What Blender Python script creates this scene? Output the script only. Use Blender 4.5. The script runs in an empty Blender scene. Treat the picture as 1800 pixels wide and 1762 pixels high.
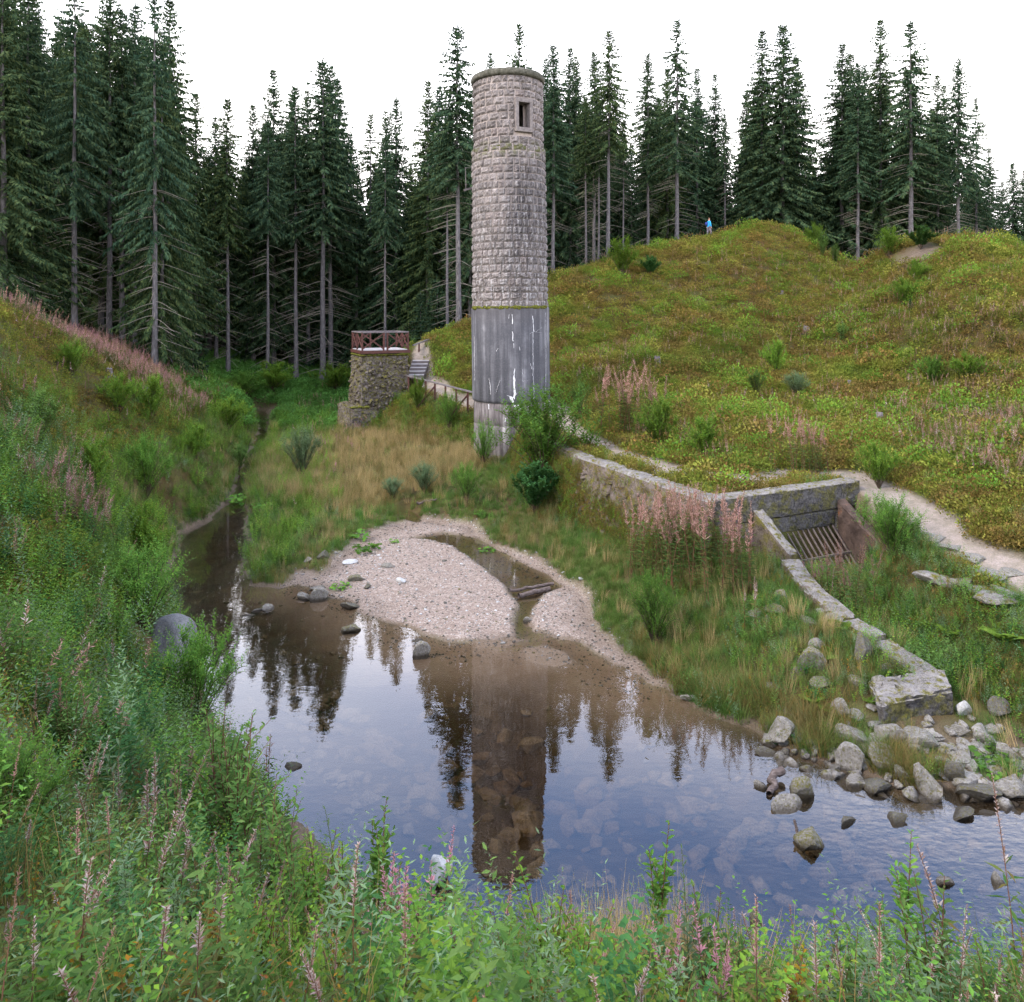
import bpy, bmesh, math, random
import numpy as np
from mathutils import Vector, Matrix, noise as mnoise
random.seed(7)
rng = np.random.default_rng(7)
sc = bpy.context.scene
R = math.radians
PI = math.pi
F, CX, HY, CH = 1320.0, 900.0, 545.0, 8.07      # focal length and horizon of the photograph (px), camera height (m)

# ------------------------------------------------------------------ camera
cd = bpy.data.cameras.new('camera'); cam = bpy.data.objects.new('camera', cd); sc.collection.objects.link(cam)
cam.location = (0, 0, CH); cam.rotation_euler = (R(90), 0, 0)
cd.sensor_width = 36; cd.lens = 36*F/1800; cd.shift_x = 0; cd.shift_y = (HY-881)/1800
cd.clip_start = .05; cd.clip_end = 3000
sc.camera = cam

# ------------------------------------------------------------------ world
w = bpy.data.worlds.new('World'); sc.world = w; w.use_nodes = True
nt = w.node_tree; nt.nodes.clear()
o_ = nt.nodes.new('ShaderNodeOutputWorld'); bg = nt.nodes.new('ShaderNodeBackground')
sky = nt.nodes.new('ShaderNodeTexSky'); sky.sky_type = 'NISHITA'; sky.sun_disc = False
SUN_EL, SUN_AZ = 38, -62                          # azimuth from +Y towards +X, degrees
sky.sun_elevation = R(SUN_EL); sky.sun_rotation = R(SUN_AZ)
sky.air_density = 1.0; sky.dust_density = 1.5; sky.ozone_density = 2.0
tc = nt.nodes.new('ShaderNodeTexCoord'); sp = nt.nodes.new('ShaderNodeSeparateXYZ')
nt.links.new(tc.outputs['Generated'], sp.inputs[0])
nz = nt.nodes.new('ShaderNodeTexNoise'); nz.inputs['Scale'].default_value = 2.2; nz.inputs['Detail'].default_value = 5
mp = nt.nodes.new('ShaderNodeMapping'); mp.inputs['Scale'].default_value = (1, 1, 3)
nt.links.new(tc.outputs['Generated'], mp.inputs[0]); nt.links.new(mp.outputs[0], nz.inputs['Vector'])
ad = nt.nodes.new('ShaderNodeMath'); ad.operation = 'MULTIPLY_ADD'
nt.links.new(nz.outputs['Fac'], ad.inputs[0]); ad.inputs[1].default_value = .28; nt.links.new(sp.outputs['Z'], ad.inputs[2])
rp = nt.nodes.new('ShaderNodeValToRGB'); e = rp.color_ramp.elements
e[0].position = .30; e[0].color = (1, 1, 1, 1); e[1].position = .95; e[1].color = (.95, .95, .95, 1)
k = rp.color_ramp.elements.new(.56); k.color = (.97, .97, .97, 1)
k = rp.color_ramp.elements.new(.75); k.color = (.92, .92, .92, 1)
nt.links.new(ad.outputs[0], rp.inputs[0])
mx = nt.nodes.new('ShaderNodeMix'); mx.data_type = 'RGBA'
nt.links.new(rp.outputs[0], mx.inputs[0]); nt.links.new(sky.outputs[0], mx.inputs[6])
cr_ = nt.nodes.new('ShaderNodeValToRGB'); nt.links.new(ad.outputs[0], cr_.inputs[0]); ce = cr_.color_ramp.elements
ce[0].position = .36; ce[0].color = (1.0, .97, .96, 1); ce[1].position = 1.0; ce[1].color = (.52, .53, .58, 1)
for p_, c_ in ((.50, (.86, .86, .92, 1)), (.62, (.50, .56, .76, 1)), (.70, (.27, .38, .66, 1)), (.79, (.12, .25, .56, 1)), (.89, (.42, .46, .60, 1))): ce.new(p_).color = c_
sc_ = nt.nodes.new('ShaderNodeVectorMath'); sc_.operation = 'SCALE'; sc_.inputs['Scale'].default_value = 15.5
nt.links.new(cr_.outputs[0], sc_.inputs[0]); nt.links.new(sc_.outputs[0], mx.inputs[7])
nt.links.new(mx.outputs[2], bg.inputs[0]); bg.inputs[1].default_value = .12
nt.links.new(bg.outputs[0], o_.inputs[0])

# ------------------------------------------------------------------ sun behind thin cloud
sl = bpy.data.lights.new('sun', 'SUN'); so = bpy.data.objects.new('sun', sl); sc.collection.objects.link(so)
sl.energy = 1.5; sl.angle = R(12); sl.color = (1, .89, .74)
a_, e_ = R(SUN_AZ-55), R(SUN_EL)
sky.sun_rotation = a_
sdir = Vector((math.sin(a_)*math.cos(e_), math.cos(a_)*math.cos(e_), math.sin(e_)))
so.rotation_euler = (-sdir).to_track_quat('-Z', 'Y').to_euler()
so.location = (-20, -10, 40)
sc.view_settings.view_transform = 'Standard'; sc.view_settings.look = 'None'
sc.view_settings.exposure = 1.28; sc.view_settings.gamma = 1; sc.view_settings.use_curve_mapping = False
sc.render.engine = 'CYCLES'
sc.cycles.max_bounces = 6; sc.cycles.diffuse_bounces = 3; sc.cycles.glossy_bounces = 3; sc.cycles.transparent_max_bounces = 12
sc.cycles.use_denoising = True; sc.cycles.caustics_reflective = False; sc.cycles.caustics_refractive = False
sc.cycles.use_adaptive_sampling = True; sc.cycles.adaptive_threshold = .02

# ================================================================== helpers
def link(o): sc.collection.objects.link(o); return o
def tag(o, label=None, cat=None, group=None, kind=None):
    if label: o['label'] = label
    if cat: o['category'] = cat
    if group: o['group'] = group
    if kind: o['kind'] = kind
    return o
def empty(name, loc, rz=0, **k):
    o = bpy.data.objects.new(name, None); link(o); o.location = loc; o.rotation_euler = (0, 0, rz)
    o.empty_display_size = .2
    return tag(o, **k)
def obj(name, me, parent=None, loc=(0, 0, 0), **k):
    o = bpy.data.objects.new(name, me); link(o); o.location = loc
    if parent is not None: o.parent = parent
    return tag(o, **k)
def copy_tree(o, parent=None, hide=None):
    c = o.copy(); link(c)
    if parent is not None: c.parent = parent
    for ch in [x for x in o.children]: copy_tree(ch, c)
    return c
def at(px, py, Y): return ((px-CX)*Y/F, Y, CH-(py-HY)*Y/F)
def on(px, py, z=0.0):
    Y = F*(CH-z)/(py-HY); return ((px-CX)*Y/F, Y)

class MB:
    """collects vertices and faces and links them as one mesh"""
    def __init__(s): s.v = []; s.f = []; s.m = []; s.n = 0
    def add(s, v, f, mi=0):
        v = np.asarray(v, float).reshape(-1, 3); f = np.asarray(f, int)
        s.v.append(v); s.f.append(f+s.n); s.m.append(np.full(len(f), mi)); s.n += len(v)
    def mesh(s, name, mats, smooth=False):
        me = bpy.data.meshes.new(name)
        V = np.concatenate(s.v)
        me.vertices.add(len(V)); me.vertices.foreach_set('co', V.astype(np.float32).ravel())
        loops = np.concatenate([f.ravel() for f in s.f]); tot = np.concatenate([np.full(len(f), f.shape[1]) for f in s.f])
        me.loops.add(len(loops)); me.loops.foreach_set('vertex_index', loops.astype(np.int32))
        me.polygons.add(len(tot)); st = np.concatenate([[0], np.cumsum(tot)[:-1]])
        me.polygons.foreach_set('loop_start', st.astype(np.int32)); me.polygons.foreach_set('loop_total', tot.astype(np.int32))
        me.polygons.foreach_set('material_index', np.concatenate(s.m).astype(np.int32))
        me.polygons.foreach_set('use_smooth', np.full(len(tot), smooth))
        for m in (mats if isinstance(mats, (list, tuple)) else [mats]): me.materials.append(m)
        me.update(calc_edges=True); me.validate()
        return me
    def tube(s, pts, rad, n=6, mi=0, cap=True):
        pts = np.asarray(pts, float); rad = np.broadcast_to(np.asarray(rad, float), (len(pts),))
        t = np.gradient(pts, axis=0); t /= np.linalg.norm(t, axis=1)[:, None]+1e-9
        up = np.where(np.abs(t[:, 2:3]) > .9, np.array([[1., 0, 0]]), np.array([[0, 0, 1.]]))
        a = np.cross(t, up); a /= np.linalg.norm(a, axis=1)[:, None]; b = np.cross(t, a)
        th = np.arange(n)*2*PI/n
        ring = pts[:, None]+rad[:, None, None]*(np.cos(th)[None, :, None]*a[:, None]+np.sin(th)[None, :, None]*b[:, None])
        k = len(pts); f = []
        for i in range(k-1):
            for j in range(n): f.append((i*n+j, i*n+(j+1) % n, (i+1)*n+(j+1) % n, (i+1)*n+j))
        s.add(ring.reshape(-1, 3), f, mi)
        if cap and n >= 3:
            s.add(ring[0], [list(range(n))], mi) if n in (3, 4) else None
            c = pts[-1]; s.add(np.vstack([ring[-1], c]), [(j, (j+1) % n, n) for j in range(n)], mi)
    def box(s, c, size, rot=0, mi=0, tilt=None):
        x, y, z = np.array(size)/2
        v = np.array([(-x,-y,-z),(x,-y,-z),(x,y,-z),(-x,y,-z),(-x,-y,z),(x,-y,z),(x,y,z),(-x,y,z)])
        if tilt is not None: v = v@np.array(tilt).T
        cr, sr = math.cos(rot), math.sin(rot)
        v = np.stack([v[:, 0]*cr-v[:, 1]*sr, v[:, 0]*sr+v[:, 1]*cr, v[:, 2]], 1)+np.array(c)
        s.add(v, [(3,2,1,0),(4,5,6,7),(0,1,5,4),(1,2,6,5),(2,3,7,6),(3,0,4,7)], mi)
    def beam(s, a, b, wd, ht, mi=0):
        """a square timber from a to b"""
        a = Vector(a); b = Vector(b); d = (b-a); L = d.length; d.normalize()
        sd = d.cross(Vector((0, 0, 1)));
        if sd.length < .05: sd = d.cross(Vector((0, 1, 0)))
        sd.normalize(); up = sd.cross(d)
        v = []
        for p in (a, b):
            for i, j in ((-1,-1),(1,-1),(1,1),(-1,1)): v.append(p+sd*i*wd/2+up*j*ht/2)
        s.add([tuple(q) for q in v], [(0,1,2,3),(7,6,5,4),(0,4,5,1),(1,5,6,2),(2,6,7,3),(3,7,4,0)], mi)

def unit(a): return a/(np.linalg.norm(a, axis=-1, keepdims=True)+1e-9)
def leaves(mb, pos, d, up, L, W, fold=.25, mi=0, six=False, droop=0.):
    """folded leaves: pos, d (direction), up (n,3); L, W (n)"""
    n = len(pos); d = unit(d); s = unit(np.cross(d, up)); u = np.cross(s, d)
    L = np.broadcast_to(L, (n,))[:, None]; W = np.broadcast_to(W, (n,))[:, None]
    if not six:
        v = np.stack([pos, pos+d*L*.45+s*W*.5+u*W*fold-u*L*droop*.3, pos+d*L-u*L*droop, pos+d*L*.45-s*W*.5+u*W*fold-u*L*droop*.3], 1)
        f = np.arange(n)[:, None]*4+np.array([[0, 1, 2, 3]])
        mb.add(v.reshape(-1, 3), f, mi)
    else:
        v = np.stack([pos, pos+d*L*.28+s*W*.42+u*W*fold, pos+d*L*.66+s*W*.42+u*W*fold-u*L*droop*.5, pos+d*L-u*L*droop,
                      pos+d*L*.66-s*W*.42+u*W*fold-u*L*droop*.5, pos+d*L*.28-s*W*.42+u*W*fold], 1)
        b = np.arange(n)[:, None]*6
        mb.add(v.reshape(-1, 3), np.concatenate([b+np.array([[0, 1, 2, 3]]), b+np.array([[0, 3, 4, 5]])]), mi)

# ---- numpy value noise
def _h(ix, iy, seed):
    n = (ix.astype(np.int64)*374761393+iy.astype(np.int64)*668265263+seed*974711) & 0xffffffff
    n = ((n ^ (n >> 13))*1274126177) & 0xffffffff
    return ((n ^ (n >> 16)) & 0xffff)/65535.0
def vn(x, y, s=1.0, seed=0):
    x = np.asarray(x, float)/s; y = np.asarray(y, float)/s
    ix = np.floor(x); iy = np.floor(y); fx = x-ix; fy = y-iy
    fx = fx*fx*(3-2*fx); fy = fy*fy*(3-2*fy)
    a = _h(ix, iy, seed); b = _h(ix+1, iy, seed); c = _h(ix, iy+1, seed); d = _h(ix+1, iy+1, seed)
    return (a*(1-fx)+b*fx)*(1-fy)+(c*(1-fx)+d*fx)*fy
def fbm(x, y, s=1.0, seed=0, o=4):
    t = 0; am = .5; tot = 0
    for i in range(o): t = t+am*vn(x, y, s/(2**i), seed+i*17); tot += am; am *= .5
    return t/tot
def sstep(a, b, x):
    t = np.clip((x-a)/(b-a), 0, 1); return t*t*(3-2*t)

# ---- polygons
def seg_dist(x, y, poly, closed=True):
    P = np.array(poly, float); Q = np.roll(P, -1, 0)
    if not closed: P, Q = P[:-1], Q[:-1]
    best = np.full(np.shape(x), 1e9); par = np.zeros(np.shape(x))
    for i, (p, q) in enumerate(zip(P, Q)):
        dx, dy = q-p; L = dx*dx+dy*dy+1e-12
        t = np.clip(((x-p[0])*dx+(y-p[1])*dy)/L, 0, 1)
        d = np.hypot(x-p[0]-t*dx, y-p[1]-t*dy)
        m = d < best; best = np.where(m, d, best); par = np.where(m, i+t, par)
    return best, par
def inside(x, y, poly):
    P = np.array(poly, float); r = np.zeros(np.shape(x), bool); j = len(P)-1
    for i in range(len(P)):
        xi, yi = P[i]; xj, yj = P[j]
        if yi != yj:
            c = ((yi > y) != (yj > y)) & (x < (xj-xi)*(y-yi)/(yj-yi)+xi); r ^= c
        j = i
    return r
def sdist(x, y, poly):
    d, _ = seg_dist(x, y, poly); return np.where(inside(x, y, poly), d, -d)

# ================================================================== terrain
W0 = lambda L: [on(*p) for p in L]
POND = W0([(446,722),(455,760),(436,800),(414,848),(402,885),(368,915),(318,940),(295,1010),(302,1060),(322,1110),(345,1170),(342,1200),
 (372,1280),(425,1350),(480,1425),(560,1490),(640,1550),(740,1620),(900,1668),(1100,1690),(1300,1700),(1500,1705),(1800,1712),(2600,1700),
 (5200,1700),(5200,1400),(2600,1400),(1800,1402),(1700,1388),(1600,1392),(1500,1352),(1420,1335),(1345,1302),(1290,1277),(1205,1228),(1130,1205),(1092,1177),
 (1040,1150),(1000,1122),(930,1112),(880,1120),(830,1132),(780,1127),(720,1110),(650,1082),(595,1052),(560,1035),(520,1030),(490,1035),(440,1030),
 (425,1000),(440,960),(428,930),(436,900),(432,872),(432,845),(450,800),(472,760),(470,722)])
GRAVEL = W0([(595,1060),(560,1020),(590,985),(630,950),(690,925),(740,915),(830,925),(860,960),(930,985),(985,1020),(1030,1050),(1045,1100),(1090,1150),
 (1150,1195),(1180,1215),(1100,1215),(1040,1190),(1000,1150),(900,1150),(800,1150),(700,1130)])
GRAVEL2 = W0([(505,1032),(520,1010),(545,1008),(560,1022),(568,1040),(530,1042)])
PUDDLE = W0([(715,948),(780,938),(840,946),(900,983),(960,1012),(985,1032),(955,1047),(935,1070),(930,1095),(940,1125),(905,1125),(898,1095),(912,1065),(888,1030),(850,1000),(800,962),(760,951)])
PUDDLE2 = W0([(690,900),(715,893),(745,905),(735,917),(700,916)])
BAR = [W0([(915,1140),(960,1133),(1000,1148),(1012,1165),(975,1173),(930,1165)]), W0([(835,1120),(870,1112),(925,1125),(880,1140),(840,1138)])]
EDGE = [(-6.3,400),(-6.3,75),(-6.2,52),(-6.9,48.2),(-6.0,45.8),(-2.6,40.9),(-1.3,39.4),(0.5,36.6),(2.2,28.6),(5.75,21.2),(10.75,23.6),(10.9,21.6),(10.2,19),(10.35,16.6),(11.2,14.4),(12.8,12.6),(60,12.2),(400,12.2)]
HIGHP = EDGE+[(400,400)]
PATH = [(-6.1,50.5),(-5.6,47.8),(-4.0,44.8),(-1.8,42.2),(.9,40.9),(2.2,38),(2.7,33.4),(3.36,30.8),(4.3,27.8),(5.6,24.9),(7.4,23.9),(9.2,25.2),(11.3,24.6),(11.5,20.8),(11.2,18.9),(11.9,16.6),(13.4,14.8),(18,13.4)]
low = [(0,0,6.35),(-3,0,6.7),(4,0,6.2),(8,0,6),(14,0,6),(0,-6,6.8),(10,-8,6.3),(-10,-8,8),(20,2,5),
 (0,4,4.3),(4,4,4.1),(-2.5,4.3,4.6),(8,4,3.9),(0,6,2.65),(4,6,2.3),(8,6,2.2),(-3,6,3.3),(-5,5,5.2),(0,7.6,1.15),(4,7.5,.95),(7,7.5,.9),(12,6,2),(12,8,.6),(20,8,.8),
 (0,8.8,.15),(4,8.7,.1),(7,8.7,.1),(-1.6,9.6,.2),(-3.4,11,.3),(-5,13.5,.35),(-6.6,16.5,.3),(-9.6,20.5,.4),(-11,25,.4),
 at(0,566,25),at(100,612,29),at(200,660,33),at(290,692,38),(-17,42,2.2),at(450,770,43),(-3.6,9,1.4),(-5,9,2.8),
 (-6.6,9.5,3.6),(-9,7,6.2),(-9.5,14,4.3),(-13.6,20,5.9),at(150,750,27),(-9,17,2.2),(-7,13,1.7),at(300,850,27),(-14.0,34,2.2),(-6,11.2,1.7),
 (-12,10,7),(-16,14,8),(-20,20,7.9),(-26,25,8),(-30,38,7.4),(-22,44,4.6),(-18,50,2.0),(-29,50,6.2),(-40,40,9),(-60,30,11),(-30,0,10),(-40,60,6.5),
 (-20,70,1.9),(-19,58,.5),(-26,60,3.2),(-13,60,.6),(-22,80,2.4),(-12,75,2),(-40,90,4),(-9,55,1.2),(-8,66,2.2),(-14,50,.4),(-17,46,.45),
 (-10.5,39,.45),(-6,35,.5),(-9,30.6,.3),(-12,36,.4),(-13.5,42,.4),(-8,43,.7),(-4,38,.75),(-6,40.5,.8),(-10,46,.9),(-2.4,36.5,.85),
 (1,28.5,.5),(0,33,.7),(-3,29,.25),(2.9,25,.6),(4.0,21,.8),(4,18,.45),(3.35,17.1,.05),(5.5,18.2,1.05),(6.6,19.8,1.25),(6,15.9,.7),(6.4,14.2,.35),(7,16.5,.95),(5,15.2,.35),(4.7,14,.05),
 (8.9,21.4,.65),(8.4,17.8,.5),(9.5,16.1,.6),(8.8,14.3,.3),(7.4,13.3,.12),(9.4,13.4,.15),(9.2,20,.6),(12,12.5,.15),(20,12.6,.2),
 (40,12.6,.3),(40,8,1),(60,0,5),(150,0,8),(150,12,4),(-150,0,20),(-150,100,15),(-100,200,10),(0,200,5),(100,200,8),(-150,300,12),(150,300,12),(0,-60,9),(150,-60,9),(-150,-60,20)]
high = [(-6,49,3.6),(-5.5,46,3.15),(-1,42,2.75),(0,38,2.7),(2.5,33.4,2.68),(4,28,2.66),(6.8,22.8,2.66),(8,25,2.66),(11,23.5,2.5),(11.2,20,2.25),(11.4,17,1.9),(12,14.5,1.45),(13.5,13,1.1),(20,12.6,1.2),(40,12.6,2.5),
 at(1800,900,19.5),at(1800,650,36),at(1800,462,48),at(1750,445,49),at(1700,430,50),at(1610,428,54),at(1550,446,57),at(1480,482,61),at(1420,425,62),at(1340,403,63),at(1240,419,66),at(1100,458,60),at(1000,493,57),at(960,514,56),at(860,560,53.5),at(790,592,52),at(740,610,50.5),
 at(1300,600,48),at(1200,700,38),at(1400,750,32),at(1600,750,30),at(1500,600,45),at(1100,600,49),at(1000,660,43),at(1650,550,42),at(1500,500,56),at(1740,480,46),at(900,640,48),at(800,640,48),
 (-4,55,6.6),(-6,60,4.5),(-6,75,3),(2,72,8.5),(12,75,10.5),(20,76,12),(29,78,11),(38,68,11.5),(50,66,11.5),(44,50,10.5),(60,45,11),(30,22,4.8),(50,20,8),(100,20,12),
 (0,95,7),(30,100,10),(60,100,10),(0,200,5),(100,200,10),(200,100,14),(200,12,12),(100,300,12),(-6,300,8),(300,300,14),(-6,150,5)]
def tps_fit(P, lam=.02):
    P = np.array(P, float); n = len(P); X = P[:, :2]/30
    r = np.linalg.norm(X[:, None]-X[None], axis=2); K = np.where(r > 0, r*r*np.log(r+1e-12), 0)+lam*.01*np.eye(n)
    A = np.zeros((n+3, n+3)); A[:n, :n] = K; A[:n, n] = 1; A[:n, n+1:] = X; A[n, :n] = 1; A[n+1:, :n] = X.T
    return X, np.linalg.solve(A, np.concatenate([P[:, 2], [0, 0, 0]]))
def tps_eval(T, x, y):
    X, c = T; x = np.ravel(x)/30; y = np.ravel(y)/30; out = np.zeros(len(x))
    for s in range(0, len(x), 20000):
        a, b = x[s:s+20000], y[s:s+20000]
        r2 = (a[:, None]-X[None, :, 0])**2+(b[:, None]-X[None, :, 1])**2
        out[s:s+20000] = (.5*r2*np.log(r2+1e-12))@c[:len(X)]+c[len(X)]+c[len(X)+1]*a+c[len(X)+2]*b
    return out
TL, TH = tps_fit(low), tps_fit(high)

def ground(x, y, full=False):
    x = np.asarray(x, float); y = np.asarray(y, float); shp = x.shape; x = x.ravel(); y = y.ravel()
    zl = tps_eval(TL, x, y); zh = tps_eval(TH, x, y)
    sd, par = seg_dist(x, y, EDGE, False); ins = inside(x, y, HIGHP); sd = np.where(ins, sd, -sd)
    wo = np.where(par < 1.3, 16.0, 0)+np.interp(par, [1.3, 3, 4, 5, 6, 7, 8, 9, 9.2, 10, 11, 12, 14, 17], [9, 2.6, 3.0, 1.9, 1.0, 1.2, 1.1, .5, .35, .35, .6, 1.4, 1.8, 2.5])*(par >= 1.3)
    s = sstep(-1, 0, sd/wo)
    bump = (fbm(x, y, 9, 3)-.5)*1.1+(fbm(x, y, 2.6, 5)-.5)*1.0
    far = sstep(3, 9, sd)
    zh = zh+bump*far*.9
    zpl = sstep(1.5, 6, -np.minimum(sd, 0))
    pd0 = sdist(x, y, POND)
    pn = (fbm(x, y, .9, 11, 3)-.5)*.5+(fbm(x, y, .25, 12, 2)-.5)*.16
    pd = pd0+pn
    zl = np.maximum(zl+bump*.55*sstep(.8, 4, zl), .06+.1*sstep(0, 4, -pd))
    zl = zl+(fbm(x, y, 1.1, 8)-.5)*.22*sstep(.3, 3, -pd)
    z = zl*(1-s)+zh*s
    # pond bed
    deep = .03+.62*sstep(0, 5.0, pd)+.05*sstep(0, .5, pd)
    strm = sstep(25, 31, y)
    deep = deep*(1-strm)+strm*np.minimum(deep, .13)
    bed = -deep+(fbm(x, y, .8, 21)-.5)*.16*sstep(.3, 2, pd)
    gr = np.maximum(sdist(x, y, GRAVEL), sdist(x, y, GRAVEL2))+pn*.5
    grz = .025+.055*sstep(0, 1.5, gr)+(fbm(x, y, .7, 31)-.5)*.05
    pud = np.maximum(sdist(x, y, PUDDLE), sdist(x, y, PUDDLE2))+pn*.35
    bar = np.maximum(sdist(x, y, BAR[0]), sdist(x, y, BAR[1]))+pn*.25
    shore = sstep(-1.6, .05, pd)              # 0 dry .. 1 at the water line
    z = np.where(s < .5, z*(1-shore)+.045*shore, z)
    gm = sstep(-.35, .15, gr)*(s < .5)
    z = z*(1-gm)+grz*gm
    wm = sstep(-.1, .12, pd)*(s < .5)
    # in front of the gravel the bed falls off only slowly
    sh = sstep(-3.6, 0, gr); bed2 = bed*(1-sh)+np.maximum(bed, -.05-.03*(fbm(x, y, .6, 41)))*sh
    z = z*(1-wm)+bed2*wm
    pm = sstep(-.15, .15, pud)*(s < .5); z = z*(1-pm)+(-.05)*pm
    bm_ = sstep(-.2, .15, bar); z = z*(1-bm_)+.022*bm_
    # path
    pdist, _ = seg_dist(x, y, PATH, False)
    pth = 1-sstep(.40, .74, pdist+(fbm(x, y, .8, 51)-.5)*.5)
    z = z-.04*pth+(fbm(x, y, .5, 52)-.5)*.03
    if not full: return z.reshape(shp)
    return z.reshape(shp), dict(s=s, sd=sd, pd=pd, gr=gr, pud=pud, bar=bar, pth=pth, wm=wm, gm=gm*(1-wm)*(1-pm), par=par)
def gz(x, y): return float(ground(np.array([x]), np.array([y]))[0])
def ray_ground(px, py, y0=2.5, y1=140):
    """where the sight line through a point of the photograph meets the ground"""
    Y = np.concatenate([np.arange(y0, 30, .05), np.arange(30, y1, .2)])
    x = (px-CX)*Y/F; zr = CH-(py-HY)*Y/F; g = ground(x, Y)
    k = np.argmax(g >= zr) if (g >= zr).any() else len(Y)-1
    return float(x[k]), float(Y[k]), float(g[k])
# ================================================================== materials
class NT:
    def __init__(s, name):
        s.m = bpy.data.materials.new(name); s.m.use_nodes = True; s.t = s.m.node_tree; s.t.nodes.clear()
        s.out = s.t.nodes.new('ShaderNodeOutputMaterial')
    def n(s, ty, ins=None, **pr):
        nd = s.t.nodes.new('ShaderNode'+ty)
        for k, v in pr.items(): setattr(nd, k, v)
        for k, v in (ins or {}).items():
            sk = nd.inputs[k]
            if isinstance(v, bpy.types.NodeSocket): s.t.links.new(v, sk)
            elif isinstance(v, bpy.types.Node): s.t.links.new(v.outputs[0], sk)
            else:
                if sk.type == 'RGBA' and len(v) == 3: v = (*v, 1)
                sk.default_value = v
        return nd
    def pos(s): return s.n('NewGeometry').outputs['Position']
    def vec(s, base, sc_): return s.n('Mapping', {0: base, 'Scale': sc_}).outputs[0]
    def noise(s, v, scale, detail=4, rough=.55, dist=0): return s.n('TexNoise', {'Vector': v, 'Scale': scale, 'Detail': detail, 'Roughness': rough, 'Distortion': dist}).outputs['Fac']
    def ramp(s, fac, stops):
        nd = s.n('ValToRGB', {0: fac}); el = nd.color_ramp.elements
        for i, (p, c) in enumerate(stops):
            c = (c, c, c, 1) if not isinstance(c, tuple) else ((*c, 1) if len(c) == 3 else c)
            if i < 2: el[i].position = p; el[i].color = c
            else: el.new(p).color = c
        return nd.outputs[0]
    def mix(s, f, a, b, mode='MIX'): return s.n('Mix', {0: f, 6: a, 7: b}, data_type='RGBA', blend_type=mode).outputs[2]
    def math(s, op, a, b=0., c=0.):
        return s.n('Math', {0: a, 1: b, 2: c}, operation=op).outputs[0]
    def attr(s, n, ty='GEOMETRY'): return s.n('Attribute', attribute_name=n, attribute_type=ty).outputs['Fac']
    def bump(s, h, st=.5, d=.05): return s.n('Bump', {'Height': h, 'Strength': st, 'Distance': d}).outputs[0]
    def bsdf(s, col, rough=.85, nrm=None, spec=.3, **k):
        i = {'Base Color': col, 'Roughness': rough, 'Specular IOR Level': spec}
        if nrm is not None: i['Normal'] = nrm
        i.update(k); return s.n('BsdfPrincipled', i)
    def done(s, sh): s.t.links.new(sh.outputs[0], s.out.inputs[0]); return s.m

def leaf_mat(name, cols, trans=.35, patch=.35, patchcols=None, rough=.7, spec=.10, island=True):
    t = NT(name); g = t.n('NewGeometry'); oi = t.n('ObjectInfo')
    r = g.outputs['Random Per Island'] if island else oi.outputs['Random']
    rr = t.math('FRACT', t.math('ADD', r, oi.outputs['Random']))
    c = t.ramp(rr, [(i/(max(1, len(cols)-1)), c) for i, c in enumerate(cols)])
    if patchcols:
        nz = t.noise(g.outputs['Position'], patch, 5, .62)
        pc = t.ramp(nz, patchcols)
        c = t.mix(.78, c, pc)
        c = t.mix(t.math('MULTIPLY', rr, .55), c, (.03, .035, .012))
    br = t.n('HueSaturation', {'Hue': .5, 'Saturation': 1.0, 'Value': t.n('MapRange', {0: oi.outputs['Random'], 3: .62, 4: 1.38}).outputs[0], 'Color': c}).outputs[0]
    b = t.bsdf(br, rough, None, spec)
    if trans:
        tr = t.n('BsdfTranslucent', {'Color': t.mix(.5, br, (.16, .22, .02), 'MIX')})
        b = t.n('MixShader', {0: trans, 1: b, 2: tr})
    return t.done(b)

G = {}
G['leaf_fresh'] = leaf_mat('fresh_green_leaf', [(.08,.20,.035),(.13,.28,.045),(.09,.21,.04),(.19,.33,.05)], .4)
G['leaf_sallow'] = leaf_mat('sallow_leaf', [(.055,.13,.03),(.10,.20,.045),(.14,.23,.06),(.08,.15,.035)], .3)
G['leaf_birch'] = leaf_mat('birch_leaf', [(.08,.19,.025),(.13,.26,.035),(.19,.32,.035),(.10,.22,.035),(.24,.28,.035)], .4)
G['leaf_grey'] = leaf_mat('grey_willow_leaf', [(.11,.18,.09),(.17,.25,.14),(.12,.19,.08)], .3)
G['leaf_dark'] = leaf_mat('dark_green_leaf', [(.03,.10,.03),(.055,.15,.04),(.04,.12,.04)], .25)
G['leaf_yellow'] = leaf_mat('autumn_leaf', [(.30,.20,.02),(.36,.16,.02),(.12,.16,.03),(.30,.09,.03)], .4)
G['leaf_fern'] = leaf_mat('fern_frond', [(.09,.17,.02),(.14,.22,.03),(.10,.16,.025)], .4)
G['bilberry'] = leaf_mat('bilberry_leaf', [(.10,.15,.02),(.14,.18,.025),(.09,.12,.02),(.16,.13,.03)], .3, .42,
    [(.30,(.15,.24,.035)),(.42,(.25,.295,.045)),(.52,(.32,.29,.055)),(.58,(.28,.17,.058)),(.67,(.20,.12,.045)),(.73,(.24,.25,.04))])
G['bilberry_brown'] = leaf_mat('rusty_bilberry', [(.22,.13,.04),(.17,.10,.036),(.26,.15,.045),(.17,.16,.04)], .3)
G['fern_floor'] = leaf_mat('forest_floor_leaf', [(.07,.20,.045),(.12,.27,.055),(.08,.21,.045)], .3)
G['grass_green'] = leaf_mat('green_grass', [(.07,.15,.03),(.12,.21,.045),(.10,.17,.05),(.16,.22,.06)], .3, .5,
    [(.36,(.09,.23,.045)),(.48,(.14,.26,.055)),(.58,(.23,.26,.08)),(.68,(.38,.29,.14))])
G['grass_straw'] = leaf_mat('straw_grass', [(.44,.31,.15),(.52,.37,.19),(.34,.29,.12),(.48,.32,.17)], .3)
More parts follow.
